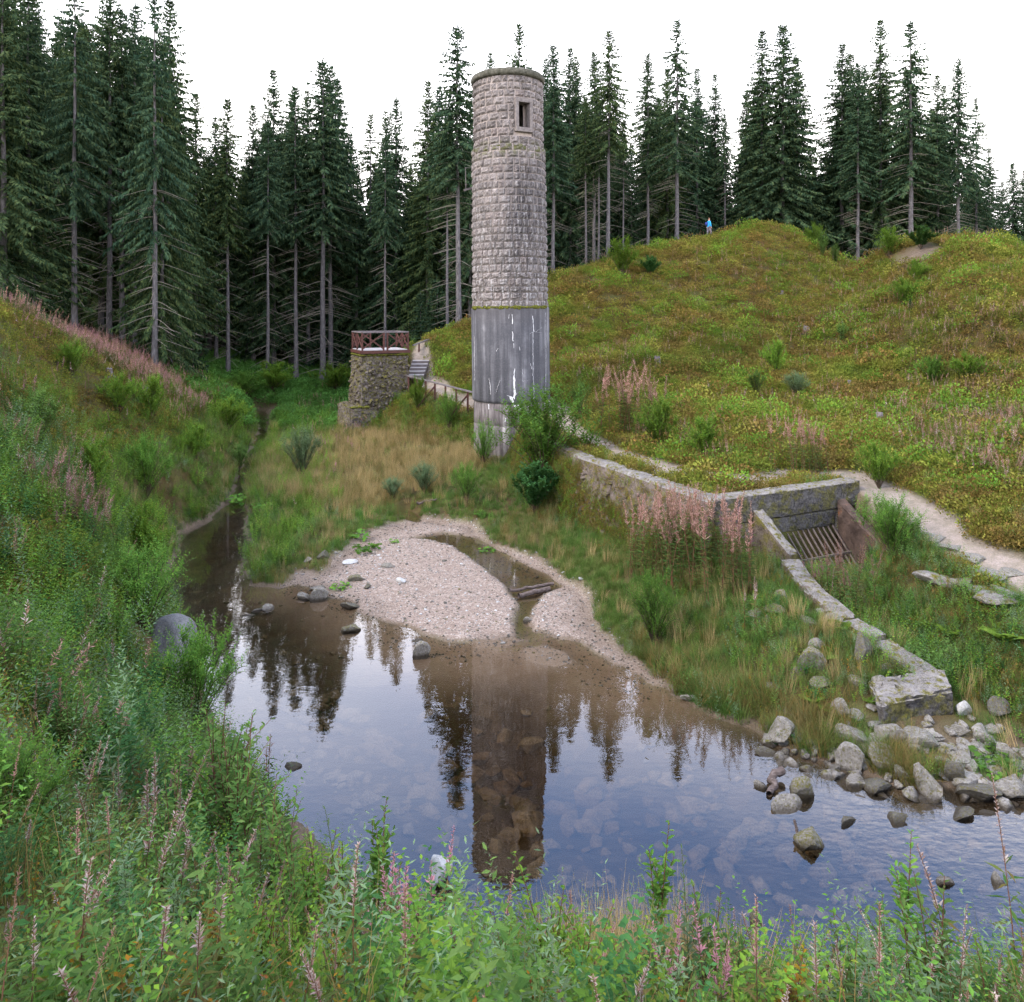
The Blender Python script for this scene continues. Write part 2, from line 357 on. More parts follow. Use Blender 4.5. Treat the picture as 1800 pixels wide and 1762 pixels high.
G['sedge_brown'] = leaf_mat('brown_sedge', [(.22,.13,.05),(.28,.18,.07),(.12,.14,.04),(.20,.15,.06)], .3)
G['fire_leaf'] = leaf_mat('fireweed_leaf', [(.05,.12,.03),(.08,.15,.035),(.14,.10,.035),(.06,.12,.04)], .3)
G['fire_seed'] = leaf_mat('fireweed_seedhead', [(.38,.21,.18),(.46,.27,.23),(.34,.16,.15),(.42,.30,.23)], .35)
G['fire_pink'] = leaf_mat('fireweed_flower', [(.36,.16,.21),(.40,.20,.24),(.32,.14,.17)], .3)
G['fire_white'] = leaf_mat('fireweed_fluff', [(.38,.29,.26),(.48,.40,.38),(.30,.17,.14),(.25,.14,.11)], .3)
G['stem_red'] = NT('reddish_stem'); G['stem_red'] = G['stem_red'].done(G['stem_red'].bsdf((.13,.06,.035)))
G['stem_brown'] = NT('twig'); G['stem_brown'] = G['stem_brown'].done(G['stem_brown'].bsdf((.07,.05,.035)))
G['stem_green'] = NT('green_stem'); G['stem_green'] = G['stem_green'].done(G['stem_green'].bsdf((.07,.10,.03)))

def spruce_mat():
    t = NT('spruce_needles'); g = t.n('NewGeometry'); oi = t.n('ObjectInfo')
    c = t.ramp(g.outputs['Random Per Island'], [(0,(.022,.048,.026)),(.5,(.042,.078,.038)),(1,(.080,.112,.046))])
    c2 = t.ramp(oi.outputs['Random'], [(0,(.78,.9,1.02)),(.5,(1,1,1)),(1,(1.3,1.15,.8))])
    c = t.mix(.75, c, c2, 'MULTIPLY')
    b = t.bsdf(c, .8, None, .1); tr = t.n('BsdfTranslucent', {'Color': c})
    return t.done(t.n('MixShader', {0: .2, 1: b, 2: tr}))
G['spruce'] = spruce_mat()
def bark():
    t = NT('spruce_bark'); p = t.n('TexCoord').outputs['Object']
    n = t.noise(t.vec(p, (6, 6, 1.6)), 1.6, 6, .65)
    c = t.ramp(n, [(.3,(.06,.055,.055)),(.55,(.13,.12,.125)),(.75,(.22,.205,.205))])
    return t.done(t.bsdf(c, .9, t.bump(n, .7, .03)))
G['bark'] = bark()
t = NT('dead_branch'); G['dead'] = t.done(t.bsdf((.21,.185,.155)))

def terrain_mat():
    t = NT('ground_cover'); p = t.pos()
    n1 = t.noise(p, .42, 5, .62); n2 = t.noise(p, 3.5, 5, .65); n3 = t.noise(p, 26, 4, .7)
    veg = t.ramp(n1, [(.30,(.075,.10,.018)),(.45,(.10,.11,.022)),(.56,(.10,.065,.022)),(.7,(.06,.08,.018))])
    veg = t.mix(t.ramp(n2, [(.35, 0.), (.7, .7)]), veg, (.05,.035,.018))
    soil = t.mix(t.ramp(n3, [(.4, 0.), (.6, .6)]), t.ramp(n2, [(.3,(.09,.065,.045)),(.7,(.25,.185,.135))]), (.09,.07,.055))
    # gravel: many small grains of pink and grey granite
    vo = t.n('TexVoronoi', {'Vector': p, 'Scale': 30.}); vr = t.n('SeparateColor', {0: vo.outputs['Color']}).outputs[0]
    gcol = t.ramp(vr, [(0,(.18,.135,.105)),(.35,(.31,.24,.195)),(.7,(.40,.32,.27)),(1,(.58,.51,.45))])
    gcol = t.mix(t.ramp(n2, [(.35, .0), (.75, .55)]), gcol, (.26,.19,.155))
    gcol = t.mix(t.ramp(n3, [(.4, 0.), (.6, .5)]), gcol, (.20,.145,.12))
    pcol = t.mix(t.ramp(n2, [(.4, 0.), (.65, .7)]), t.mix(t.ramp(n3, [(.35, 0.), (.65, .8)]), (.40,.33,.29), (.25,.205,.175)), (.17,.15,.10))
    wet = t.attr('wet')
    # stones on the pond bed
    v2 = t.n('TexVoronoi', {'Vector': t.n('VectorMath', {0: p, 1: t.n('VectorMath', {0: t.n('TexNoise', {'Vector': p, 'Scale': 2.}).outputs['Color'], 1: (.35,.35,.35)}, operation='MULTIPLY').outputs[0]}, operation='ADD').outputs[0], 'Scale': 2.4})
    bcol = t.ramp(t.n('SeparateColor', {0: v2.outputs['Color']}).outputs[1], [(0,(.012,.008,.005)),(.5,(.032,.023,.013)),(1,(.09,.067,.037))])
    bcol = t.mix(t.ramp(t.noise(p, 1.3, 5, .6), [(.35, 0.), (.65, 1.)]), bcol, (.026,.018,.009))
    bcol = t.mix(t.ramp(n3, [(.3, 0.), (.7, .5)]), bcol, (.06,.043,.025))
    shal = t.attr('shallow'); bcol = t.mix(shal, bcol, t.mix(.8, gcol, (.13,.085,.045)))
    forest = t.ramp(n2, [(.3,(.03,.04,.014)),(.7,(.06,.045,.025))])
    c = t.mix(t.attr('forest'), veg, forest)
    c = t.mix(t.attr('soil'), c, soil)
    c = t.mix(t.attr('path'), c, pcol)
    c = t.mix(t.attr('gravel'), c, gcol)
    c = t.mix(t.attr('bed'), c, bcol)
    c = t.mix(t.math('MULTIPLY', t.math('MULTIPLY', wet, t.math('SUBTRACT', 1., t.attr('bed'))), .55), c, (.13,.085,.05))
    rough = t.n('MapRange', {0: wet, 3: .9, 4: .45}).outputs[0]
    h = t.math('ADD', t.math('MULTIPLY', n3, .6), t.math('MULTIPLY', vo.outputs['Distance'], 1.2))
    return t.done(t.bsdf(c, rough, t.bump(h, .7, .03), .3))
G['ground'] = terrain_mat()

def water_mat():
    t = NT('water'); p = t.pos()
    rip = t.n('SeparateXYZ', {0: p}).outputs[0]
    rmask = t.n('MapRange', {0: rip, 1: 2.5, 2: 7.5, 3: .08, 4: 1.0}).outputs[0]
    n = t.noise(t.vec(p, (1.0, 1.7, 1)), 5.5, 3, .5); n2 = t.noise(t.vec(p, (1, 2.2, 1)), 1.4, 2, .5)
    h = t.math('ADD', t.math('MULTIPLY', n, rmask), t.math('MULTIPLY', n2, .35))
    bm = t.bump(h, .35, .012)
    gl = t.n('BsdfGlossy', {'Color': (1, 1, 1, 1), 'Roughness': .0, 'Normal': bm})
    tr = t.n('BsdfTransparent', {'Color': (.97, .95, .92, 1)})
    g = t.n('NewGeometry'); dt = t.n('VectorMath', {0: g.outputs['Incoming'], 1: bm}, operation='DOT_PRODUCT').outputs['Value']
    f = t.math('MULTIPLY_ADD', t.math('POWER', t.math('SUBTRACT', 1., t.math('ABSOLUTE', dt)), 3.4), .92, .055)
    va = t.n('VolumeAbsorption', {'Color': (.62, .50, .28, 1), 'Density': 2.2}); t.t.links.new(va.outputs[0], t.out.inputs[1])
    return t.done(t.n('MixShader', {0: f, 1: tr, 2: gl}))
G['water'] = water_mat()

def rock_mat(name, base, hi, dark, moss=0., scale=1., wetline=True):
    t = NT(name); p = t.n('TexCoord').outputs['Object']; g = t.n('NewGeometry'); oi = t.n('ObjectInfo')
    q = t.n('VectorMath', {0: p, 1: t.n('CombineXYZ', {0: t.math('MULTIPLY', oi.outputs['Random'], 30.), 1: 0., 2: 0.}).outputs[0]}, operation='ADD').outputs[0]
    n1 = t.noise(q, 2.2*scale, 6, .65); n2 = t.noise(q, 18*scale, 5, .7)
    c = t.ramp(n1, [(.3, dark), (.5, base), (.72, hi)])
    c = t.mix(t.ramp(n2, [(.42, 0.), (.62, .75)]), c, hi)
    c = t.mix(t.ramp(n2, [(.25, .7), (.42, 0.)]), c, dark)
    up = t.n('SeparateXYZ', {0: g.outputs['Normal']}).outputs[2]
    if moss:
        mf = t.math('MULTIPLY', t.ramp(t.noise(q, 3.2*scale, 5, .7), [(.62-moss*.35, 0.), (.72-moss*.3, 1.)]), t.n('MapRange', {0: up, 1: -.6, 2: .6, 3: .35, 4: 1.}).outputs[0])
        c = t.mix(mf, c, t.ramp(n2, [(.35,(.045,.045,.008)),(.65,(.17,.15,.018))]))
    if wetline:
        z = t.n('SeparateXYZ', {0: g.outputs['Position']}).outputs[2]
        wl = t.n('MapRange', {0: t.math('ADD', z, t.math('MULTIPLY', n1, .06)), 1: .05, 2: .12, 3: .8, 4: 0.}).outputs[0]
        c = t.mix(wl, c, (.03,.022,.014))
    return t.done(t.bsdf(c, .85, t.bump(t.math('ADD', n1, t.math('MULTIPLY', n2, .5)), .8, .05*1/scale), .25))
G['rock'] = rock_mat('granite', (.16,.145,.13), (.33,.31,.285), (.035,.03,.025), .25, 2.4)
G['rock_dark'] = rock_mat('dark_granite', (.075,.068,.06), (.17,.16,.145), (.025,.021,.018), .3, 2.6)
G['rock_pale'] = rock_mat('pale_granite', (.42,.42,.42), (.58,.58,.57), (.22,.20,.19), 0, 2)
G['rock_moss'] = rock_mat('mossy_granite', (.14,.13,.115), (.26,.245,.225), (.05,.045,.03), .5, 2.2)
G['rock_bed'] = rock_mat('submerged_stone', (.065,.05,.032), (.15,.12,.08), (.022,.016,.01), 0, 2, False)
G['boulder'] = rock_mat('grey_boulder', (.15,.15,.155), (.23,.23,.235), (.06,.057,.055), 0, 1.6)
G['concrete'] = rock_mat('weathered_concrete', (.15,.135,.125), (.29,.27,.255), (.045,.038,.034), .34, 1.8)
G['concrete_dark'] = rock_mat('dark_concrete', (.055,.05,.05), (.15,.14,.135), (.02,.018,.018), .45, .9)  # also the painted shade on the corner block's sides
G['rubble'] = rock_mat('rubble_masonry', (.105,.08,.066), (.20,.165,.145), (.03,.022,.016), .45, 1.3)
G['rubble_moss'] = rock_mat('mossy_masonry', (.065,.043,.034), (.25,.225,.225), (.014,.009,.008), .50, 1.7)
t = NT('stone_grain')

def tower_mats(T):
    def tc_(t): n = t.n('TexCoord'); n.object = T; return n.outputs['Object']
    t = NT('tower_granite'); p = tc_(t); oi = t.n('ObjectInfo'); g = t.n('NewGeometry')
    X = t.n('SeparateXYZ', {0: p}); x, z = X.outputs[0], X.outputs[2]
    rnd = t.math('FRACT', t.math('ADD', oi.outputs['Random'], g.outputs['Random Per Island']))
    c = t.ramp(rnd, [(0,(.13,.115,.11)),(.25,(.24,.21,.20)),(.5,(.17,.15,.145)),(.75,(.29,.255,.245)),(1,(.20,.165,.155))])
    n2 = t.noise(p, 9, 6, .75); n3 = t.noise(p, 34, 3, .7)
    c = t.mix(t.ramp(n2, [(.38, .75), (.50, 0.)]), c, (.075,.062,.058))
    c = t.mix(t.ramp(n2, [(.52, 0.), (.70, .65)]), c, (.46,.40,.37))
    # dark run-off streaks with a shape of their own on the middle of the shaft, chalky white ones beside them
    st = t.noise(t.vec(p, (3.2, 3.2, .22)), 1.6, 5, .6)
    zr = t.ramp(t.n('MapRange', {0: z, 1: 8.2, 2: 16.5}).outputs[0], [(0, .25), (.25, .55), (.55, 1.), (.8, .8), (1, .0)])
    xr = t.ramp(t.n('MapRange', {0: t.math('ADD', x, t.math('MULTIPLY', n2, .5)), 1: -1.2, 2: 1.9}).outputs[0], [(.25, 0.), (.6, 1.), (.85, .7)])
    zx = t.math('MULTIPLY', zr, xr)
    c = t.mix(t.math('MULTIPLY', zx, t.ramp(st, [(.36, 0.), (.50, .92)])), c, (.038,.036,.042))
    wr = t.ramp(t.n('MapRange', {0: z, 1: 8.2, 2: 16.5}).outputs[0], [(0, .9), (.45, .75), (.8, .35), (1, .0)])
    st2 = t.noise(t.vec(p, (4.5, 4.5, .5)), 2.3, 5, .65)
    c = t.mix(t.math('MULTIPLY', wr, t.ramp(st2, [(.50, 0.), (.68, .85)])), c, (.52,.50,.50))
    mz = t.math('MULTIPLY', t.ramp(t.n('MapRange', {0: z, 1: 15.3, 2: 16.4}).outputs[0], [(.0, 0.), (.6, 1.), (1, 0.)]), t.ramp(t.noise(p, 3.1, 4, .6), [(.46, 0.), (.6, .9)]))
    c = t.mix(mz, c, (.10,.105,.025))
    G['tower_stone'] = t.done(t.bsdf(c, .9, t.bump(t.math('ADD', n2, t.math('MULTIPLY', n3, .6)), .9, .05), .2))
    t = NT('tower_mortar'); p = tc_(t); z = t.n('SeparateXYZ', {0: p}).outputs[2]
    c = t.mix(t.ramp(t.n('MapRange', {0: z, 1: 8.2, 2: 17}).outputs[0], [(.4, 1.), (.95, 0.)]), (.44,.37,.34), (.10,.088,.082))
    c = t.mix(t.ramp(t.noise(p, 6, 4, .7), [(.4, 0.), (.65, .7)]), c, (.24,.20,.18))
    G['tower_mortar'] = t.done(t.bsdf(c, .95))
    t = NT('tower_concrete'); p = tc_(t); X = t.n('SeparateXYZ', {0: p}); x, z = X.outputs[0], X.outputs[2]
    st = t.noise(t.vec(p, (2.2, 2.2, .10)), 1.2, 5, .6); n2 = t.noise(p, 14, 5, .7); n1 = t.noise(p, 1.1, 4, .6)
    c = t.ramp(st, [(.32,(.045,.045,.052)),(.46,(.085,.085,.097)),(.56,(.15,.148,.165)),(.68,(.27,.265,.285))])
    c = t.mix(t.ramp(n1, [(.42, 0.), (.58, .6)]), c, (.06,.06,.07))
    c = t.mix(t.ramp(n2, [(.5, 0.), (.75, .2)]), c, (.36,.35,.36))
    top = t.n('MapRange', {0: z, 1: 7.2, 2: 8.2, 3: 0., 4: .5}).outputs[0]; c = t.mix(top, c, (.09,.08,.08))
    G['tower_concrete'] = t.done(t.bsdf(c, .75, t.bump(n2, .25, .02), .3))
    t = NT('tower_plinth'); p = tc_(t)
    st = t.noise(t.vec(p, (2.6, 2.6, .35)), 1.7, 6, .65); n2 = t.noise(p, 10, 5, .7)
    c = t.ramp(st, [(.34,(.06,.053,.056)),(.5,(.15,.13,.13)),(.62,(.27,.245,.24)),(.75,(.46,.43,.42))])
    c = t.mix(t.ramp(n2, [(.5, 0.), (.7, .5)]), c, (.12,.105,.10))
    G['tower_plinth'] = t.done(t.bsdf(c, .85, t.bump(t.math('ADD', st, n2), .6, .04), .25))
t = NT('white_lime_bloom'); G['lime'] = t.done(t.bsdf((.74,.73,.75), .8))
t = NT('moss'); p = t.pos(); n = t.noise(p, 12, 5, .7); G['moss'] = t.done(t.bsdf(t.ramp(n, [(.35,(.045,.05,.008)),(.55,(.12,.125,.015)),(.75,(.22,.21,.03))]), .95, t.bump(n, 1, .05)))
t = NT('red_brown_timber'); p = t.n('TexCoord').outputs['Object']; n = t.noise(t.vec(p, (2, 2, 8)), 2.5, 5, .6)
G['timber'] = t.done(t.bsdf(t.ramp(n, [(.3,(.055,.022,.018)),(.7,(.12,.045,.036))]), .6, None, .35))
t = NT('grey_timber'); p = t.pos(); n = t.noise(t.vec(p, (1, 1, 3)), 4, 5, .6); G['timber_grey'] = t.done(t.bsdf(t.ramp(n, [(.3,(.10,.085,.085)),(.7,(.20,.175,.18))]), .8))
t = NT('snow_white_deck'); G['deck'] = t.done(t.bsdf((.46,.44,.45), .8))
t = NT('driftwood'); p = t.n('TexCoord').outputs['Object']; n = t.noise(t.vec(p, (1.5, 14, 14)), 2, 5, .6); G['drift'] = t.done(t.bsdf(t.ramp(n, [(.3,(.05,.035,.03)),(.55,(.13,.10,.09)),(.75,(.24,.20,.19))]), .85, t.bump(n, .8, .02)))
t = NT('rusty_iron'); p = t.pos(); n = t.noise(p, 9, 5, .7); G['iron'] = t.done(t.bsdf(t.ramp(n, [(.3,(.07,.055,.05)),(.6,(.19,.15,.14)),(.8,(.16,.07,.03))]), .7, None, .4))
t = NT('rust_stained_concrete'); p = t.pos(); n = t.noise(p, 2.6, 5, .65); n2 = t.noise(p, 16, 4, .7)
G['rustwall'] = t.done(t.bsdf(t.mix(t.ramp(n2, [(.4, 0.), (.7, .5)]), t.ramp(n, [(.35,(.035,.022,.018)),(.5,(.08,.055,.046)),(.62,(.12,.08,.065)),(.70,(.26,.08,.02))]), (.05,.035,.03)), .85, t.bump(n2, .6, .03)))
def plain(name, col, rough=.7, spec=.3):
    t = NT(name); return t.done(t.bsdf(col, rough, None, spec))
G['jacket'] = plain('bright_blue_jacket', (.03,.36,.72)); G['pack'] = plain('navy_backpack', (.03,.05,.22)); G['trousers'] = plain('grey_trousers', (.20,.18,.22))
G['skin'] = plain('skin', (.50,.30,.22)); G['hair'] = plain('brown_hair', (.20,.10,.055)); G['shoe'] = plain('dark_shoe', (.04,.03,.03)); G['dark'] = plain('recess_shade', (.012,.012,.014), .95, .1)

# ================================================================== ground sheets
def spaced(a, b, fine, lo, hi, g=1.09, mx=25):
    mid = list(np.arange(a, b+1e-6, fine)); l = []; s = fine; x = a
    while x > lo: s = min(s*g, mx); x -= s; l.append(x)
    r = []; s = fine; x = mid[-1]
    while x < hi: s = min(s*g, mx); x += s; r.append(x)
    return np.array(l[::-1]+mid+r)
gx = spaced(-14, 14, .115, -420, 420, 1.045); gy = spaced(6.5, 36, .12, -60, 520, 1.03)
XX, YY = np.meshgrid(gx, gy); ZZ, M = ground(XX, YY, True); nx, ny = len(gx), len(gy)
for k_ in M: M[k_] = np.asarray(M[k_], float).ravel()
xf, yf, zf = XX.ravel(), YY.ravel(), ZZ.ravel()
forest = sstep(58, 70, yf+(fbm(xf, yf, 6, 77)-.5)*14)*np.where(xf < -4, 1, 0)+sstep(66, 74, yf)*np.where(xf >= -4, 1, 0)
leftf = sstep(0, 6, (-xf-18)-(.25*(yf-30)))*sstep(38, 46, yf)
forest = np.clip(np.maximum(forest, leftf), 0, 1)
bedm = M['wm']*(zf < .03)
pat = np.clip(1.35-np.hypot((xf-28.6)/1.4, (yf-52.5)/2.4)+(fbm(xf, yf, 1.1, 88)-.5)*.9, 0, 1)
att = dict(gravel=np.clip(M['gm']+sstep(0, .3, M['bar']), 0, 1), path=np.where(M['s'] > .5, M['pth'], 0),
           bed=np.clip(bedm, 0, 1), wet=(1-sstep(.0, .07, zf))*((M['pd'] > -1.2) | (M['gr'] > -.2))*(M['s'] < .5), forest=forest,
           shallow=sstep(-2.3, .1, M['gr'])*(M['pd'] > 0),
           soil=np.clip(sstep(.0, .8, 1-np.abs(M['pd']+.1)/.45)*(M['s'] < .5)*(M['gr'] < 0)*.9+pat+.8*sstep(.9, .2, np.abs(yf-13.6+.1*(xf-5))/1.4)*(xf > 4.8)*(M['s'] < .5)*(xf < 13), 0, 1))
q = (np.arange(ny-1)[:, None]*nx+np.arange(nx-1)[None]).ravel()
quads = np.stack([q, q+1, q+nx+1, q+nx], 1)
qa = {k_: v[quads].mean(1) for k_, v in att.items()}
cls = np.zeros(len(quads), int)
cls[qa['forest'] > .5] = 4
cls[qa['path'] > .5] = 3
cls[qa['gravel'] > .5] = 2
cls[qa['bed'] > .5] = 1
P3 = np.stack([xf, yf, zf], 1)
# smooth normals shared by all sheets
gzx = np.gradient(ZZ, gx, axis=1).ravel(); gzy = np.gradient(ZZ, gy, axis=0).ravel()
NRM = unit(np.stack([-gzx, -gzy, np.ones_like(gzx)], 1))
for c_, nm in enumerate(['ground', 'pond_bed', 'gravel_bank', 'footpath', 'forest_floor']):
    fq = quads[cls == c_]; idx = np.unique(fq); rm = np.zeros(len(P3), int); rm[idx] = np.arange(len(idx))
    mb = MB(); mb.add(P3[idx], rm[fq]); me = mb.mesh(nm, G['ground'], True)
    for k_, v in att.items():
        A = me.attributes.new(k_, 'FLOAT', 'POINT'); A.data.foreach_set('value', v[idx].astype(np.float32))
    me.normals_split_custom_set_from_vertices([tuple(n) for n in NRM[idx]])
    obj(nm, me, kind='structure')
mb = MB(); mb.add([(-26, 5, 0), (400, 5, 0), (400, 13.5, 0), (16, 13.5, 0), (16, 66, 0), (-26, 66, 0)], [(0, 1, 2, 3)]); mb.f = []; mb.m = []
wx, wy = np.meshgrid(np.array([-26, 16, 400.]), np.array([5, 14, 66.])); WV = np.stack([wx.ravel(), wy.ravel(), 0*wx.ravel()], 1)
WB_ = WV+[0, 0, -1.6]; mb = MB(); mb.add(np.vstack([WV, WB_]), [(0, 1, 4, 3), (1, 2, 5, 4), (3, 4, 7, 6), (9, 12, 13, 10), (10, 13, 14, 11), (12, 15, 16, 13),
 (0, 9, 10, 1), (1, 10, 11, 2), (2, 11, 14, 5), (5, 14, 13, 4), (4, 13, 16, 7), (7, 16, 15, 6), (6, 15, 12, 3), (3, 12, 9, 0)]); obj('pond_water', mb.mesh('pond_water', G['water']), kind='structure')
# ================================================================== stone tower
T = empty('stone_tower', (0, 38, 0), label='tall round granite tower on a grey concrete sleeve beside the pond', cat='tower')
T.rotation_euler = (0, -R(.62), 0)
tower_mats(T)
WZ0, WZ1, WA, WHW = 16.90, 18.12, R(26), .30      # window: bottom, top, bearing from the camera side, half width
def rad_at(z): return 1.70 if z > 16.0 else 1.80+.06*(16.0-z)/7.8
def tp(a, r, z): return (r*math.sin(a), -r*math.cos(a), z)   # a = 0 faces the camera
# stone variants: a pillow-faced block, unit width and height, face towards -Y
def stone_mesh(k, rough=1.0, irregular=0.):
    rs = np.random.default_rng(100+k); n = 5; u = np.linspace(-.5, .5, n); U, V = np.meshgrid(u, u)
    edge = np.minimum(.5-np.abs(U), .5-np.abs(V))
    b = .028+.038*np.clip(edge/.22, 0, 1)**.7+rs.uniform(-.026, .03, U.shape)*(edge > .05)*rough
    b[edge < .01] = rs.uniform(.0, .015, (edge < .01).sum())
    sx = .89+0*U; jx = rs.uniform(-.02, .02, U.shape)*(1+irregular*3); jz = rs.uniform(-.02, .02, U.shape)*(1+irregular*4)
    fr = np.stack([U*sx+jx*(edge < .3), -b, V*.915+jz*(edge < .3)], 2).reshape(-1, 3)
    f = [(j*n+i, j*n+i+1, (j+1)*n+i+1, (j+1)*n+i) for j in range(n-1) for i in range(n-1)]
    per = [i for i in range(n)]+[j*n+n-1 for j in range(1, n)]+[(n-1)*n+i for i in range(n-2, -1, -1)]+[j*n for j in range(n-2, 0, -1)]
    bk = fr[per]*[1, 0, 1]+[0, .09, 0]
    sk = [(per[i], n*n+i, n*n+(i+1) % len(per), per[(i+1) % len(per)]) for i in range(len(per))]
    return np.vstack([fr, bk]), np.array(f), np.array(sk)
SV = [stone_mesh(k, 1.0, 0 if k < 8 else 1.) for k in range(12)]
SME = []
for k, (v, f, s_) in enumerate(SV):
    mb = MB(); mb.add(v, f); mb.add(np.zeros((0, 3)), s_-0*len(v)) if False else None
    mb.f.append(s_); mb.m.append(np.zeros(len(s_))); SME.append(mb.mesh('stone_block', G['tower_stone'], False))
stones = []
z = 19.45; row = 0; rs = random.Random(3)
while z > 8.25:
    h = rs.choice([.35, .372, .39]) if z > 9.9 else rs.uniform(.26, .40)
    h = min(h, z-8.18)
    if h < .12: break
    zc = z-h/2; r = rad_at(zc); a = rs.uniform(0, .3); a0 = a
    wb = .41 if zc > 16 else .36
    if 15.55 < zc < 16.15: wb = .56
    while a < a0+2*PI-.08:
        wd = wb*rs.uniform(.6, 1.5) if zc > 9.9 else rs.uniform(.22, .58)
        da = wd/r
        if a+da > a0+2*PI-.1: da = a0+2*PI-a; wd = da*r
        ac = a+da/2; aw = (ac+PI) % (2*PI)-PI
        half = da/2*r
        if zc+h/2 > WZ0-.24 and zc-h/2 < WZ1+.24 and abs((aw-WA)*r) < WHW+.19+half:
            # cut the stone back to the window surround
            l, rr = aw*r-half, aw*r+half; wl, wr = WA*r-WHW-.17, WA*r+WHW+.17
            if l < wl-.12: rr = wl
            elif rr > wr+.12: l = wr
            else: a += da; continue
            aw = (l+rr)/2/r; wd = rr-l
        stones.append((aw, r, zc, wd, h*(1 if zc > 9.9 else rs.uniform(.8, 1.05)), rs.randrange(8) if zc > 9.9 else 8+rs.randrange(4), rs.uniform(-.015, .02) if zc > 9.9 else rs.uniform(-.03, .03), 0 if zc > 9.9 else rs.uniform(-.16, .16)))
        a += da
    z -= h; row += 1
def smat(s):
    aw, r, zc, wd, h, k, dr, ro = s
    dpt = 1.05 if zc > 16 else .85
    return Matrix.Translation(tp(aw, r+dr, zc)) @ Matrix.Rotation(aw, 4, 'Z') @ Matrix.Rotation(ro, 4, 'Y') @ Matrix.Diagonal((wd, dpt, h, 1))
front = sorted([s for s in stones if abs(s[0]) < 1.45], key=lambda s: -s[3]*s[4]*math.cos(s[0]))
big = front[:290]; bigset = set(id(s) for s in big)
for s in big:
    o = obj('stone', SME[s[5]], T); o.matrix_local = smat(s)
mb = MB()
for s in stones:
    if id(s) in bigset: continue
    v, f, sk = SV[s[5]]; m = np.array(smat(s)); vv = v@m[:3, :3].T+m[:3, 3]
    mb.add(vv, f); mb.f.append(sk+mb.n-len(v)); mb.m.append(np.zeros(len(sk)))
obj('small_stones', mb.mesh('small_stones', G['tower_stone']), T, kind='stuff')
# hollow core of mortar with the window hole, its reveals included
mb = MB(); NA = 120; zs = sorted(set(list(np.linspace(8.15, WZ0, 24))+list(np.linspace(WZ0, WZ1, 4))+list(np.linspace(WZ1, 19.5, 6))+[15.99, 16.0]))
daw = WHW/1.7
angs = sorted(set([round(x, 5) for x in list(np.linspace(WA+daw, WA+2*PI-daw, NA))]+[round(WA-daw+2*PI, 5), round(WA+daw, 5)]))
angs = angs+[angs[0]+2*PI]
for side, off, fl in (('o', .0, 1), ('i', -.45, 0)):
    v = []
    for zz in zs:
        for a in angs: v.append(tp(a, rad_at(zz)+off, zz))
    n_ = len(angs); f = []
    for j in range(len(zs)-1):
        for i in range(n_-1):
            am = (angs[i]+angs[i+1])/2; zm = (zs[j]+zs[j+1])/2
            if WZ0 < zm < WZ1 and i == n_-2: continue
            f.append((j*n_+i, j*n_+i+1, (j+1)*n_+i+1, (j+1)*n_+i) if fl else (j*n_+i, (j+1)*n_+i, (j+1)*n_+i+1, j*n_+i+1))
    mb.add(v, f)
obj('mortar_core', mb.mesh('mortar_core', G['tower_mortar'], True), T)
# window surround of dressed stone
Wm = Matrix.Rotation(WA, 4, 'Z')
def wbox(name, x0, x1, z0, z1, y0=-1.83, y1=-1.42, mat='tower_plinth', sub=2):
    me = bpy.data.meshes.new(name); b = bmesh.new(); bmesh.ops.create_cube(b, size=1)
    for v in b.verts: v.co = Vector(((x0+x1)/2+v.co.x*(x1-x0), (y0+y1)/2+v.co.y*(y1-y0), (z0+z1)/2+v.co.z*(z1-z0)))
    bmesh.ops.bevel(b, geom=b.edges[:], offset=.014, segments=1, affect='EDGES')
    b.to_mesh(me); b.free(); me.materials.append(G[mat]); o = obj(name, me, T); o.matrix_local = Wm; return o
Wf = T
mm = 'tower_frame'
t = NT('dressed_granite'); p = t.n('TexCoord').outputs['Object']; n = t.noise(p, 9, 5, .7)
G[mm] = t.done(t.bsdf(t.ramp(n, [(.3,(.12,.10,.095)),(.6,(.23,.20,.19)),(.8,(.33,.29,.28))]), .9, t.bump(n, .5, .02)))
wbox('window_lintel', -WHW-.17, WHW+.17, WZ1, WZ1+.23, mat=mm)
wbox('window_sill', -WHW-.17, WHW+.17, WZ0-.22, WZ0, y0=-1.86, mat=mm)
wbox('window_jamb', -WHW-.17, -WHW, WZ0, WZ1, mat=mm); wbox('window_jamb', WHW, WHW+.17, WZ0, WZ1, mat=mm)
def lathe(prof, n=72, jit=0., seed=0, close=False):
    rs_ = np.random.default_rng(seed); v = []; f = []
    for (r, z) in prof:
        for i in range(n):
            j = (fbm(np.array([i*.35+seed]), np.array([z*6+r*5]), 1.2, seed)[0]-.5)*2*jit if jit else 0
            v.append(tp(i*2*PI/n, r+j, z+j*.6))
    for j in range(len(prof)-1):
        for i in range(n): f.append((j*n+i, j*n+(i+1) % n, (j+1)*n+(i+1) % n, (j+1)*n+i))
    return v, f
mb = MB(); v, f = lathe([(1.55,19.43),(1.80,19.44),(1.86,19.52),(1.875,19.62),(1.85,19.72),(1.78,19.79),(1.55,19.82),(.9,19.83),(.01,19.83)], 96, .035, 4)
mb.add(v, f); 
t = NT('dark_coping'); p = t.n('TexCoord').outputs['Object']; n = t.noise(p, 6, 6, .7)
G['coping'] = t.done(t.bsdf(t.ramp(n, [(.35,(.045,.045,.03)),(.55,(.10,.095,.075)),(.75,(.19,.175,.15))]), .95, t.bump(n, .9, .05)))
obj('coping', mb.mesh('coping', G['coping'], True), T)
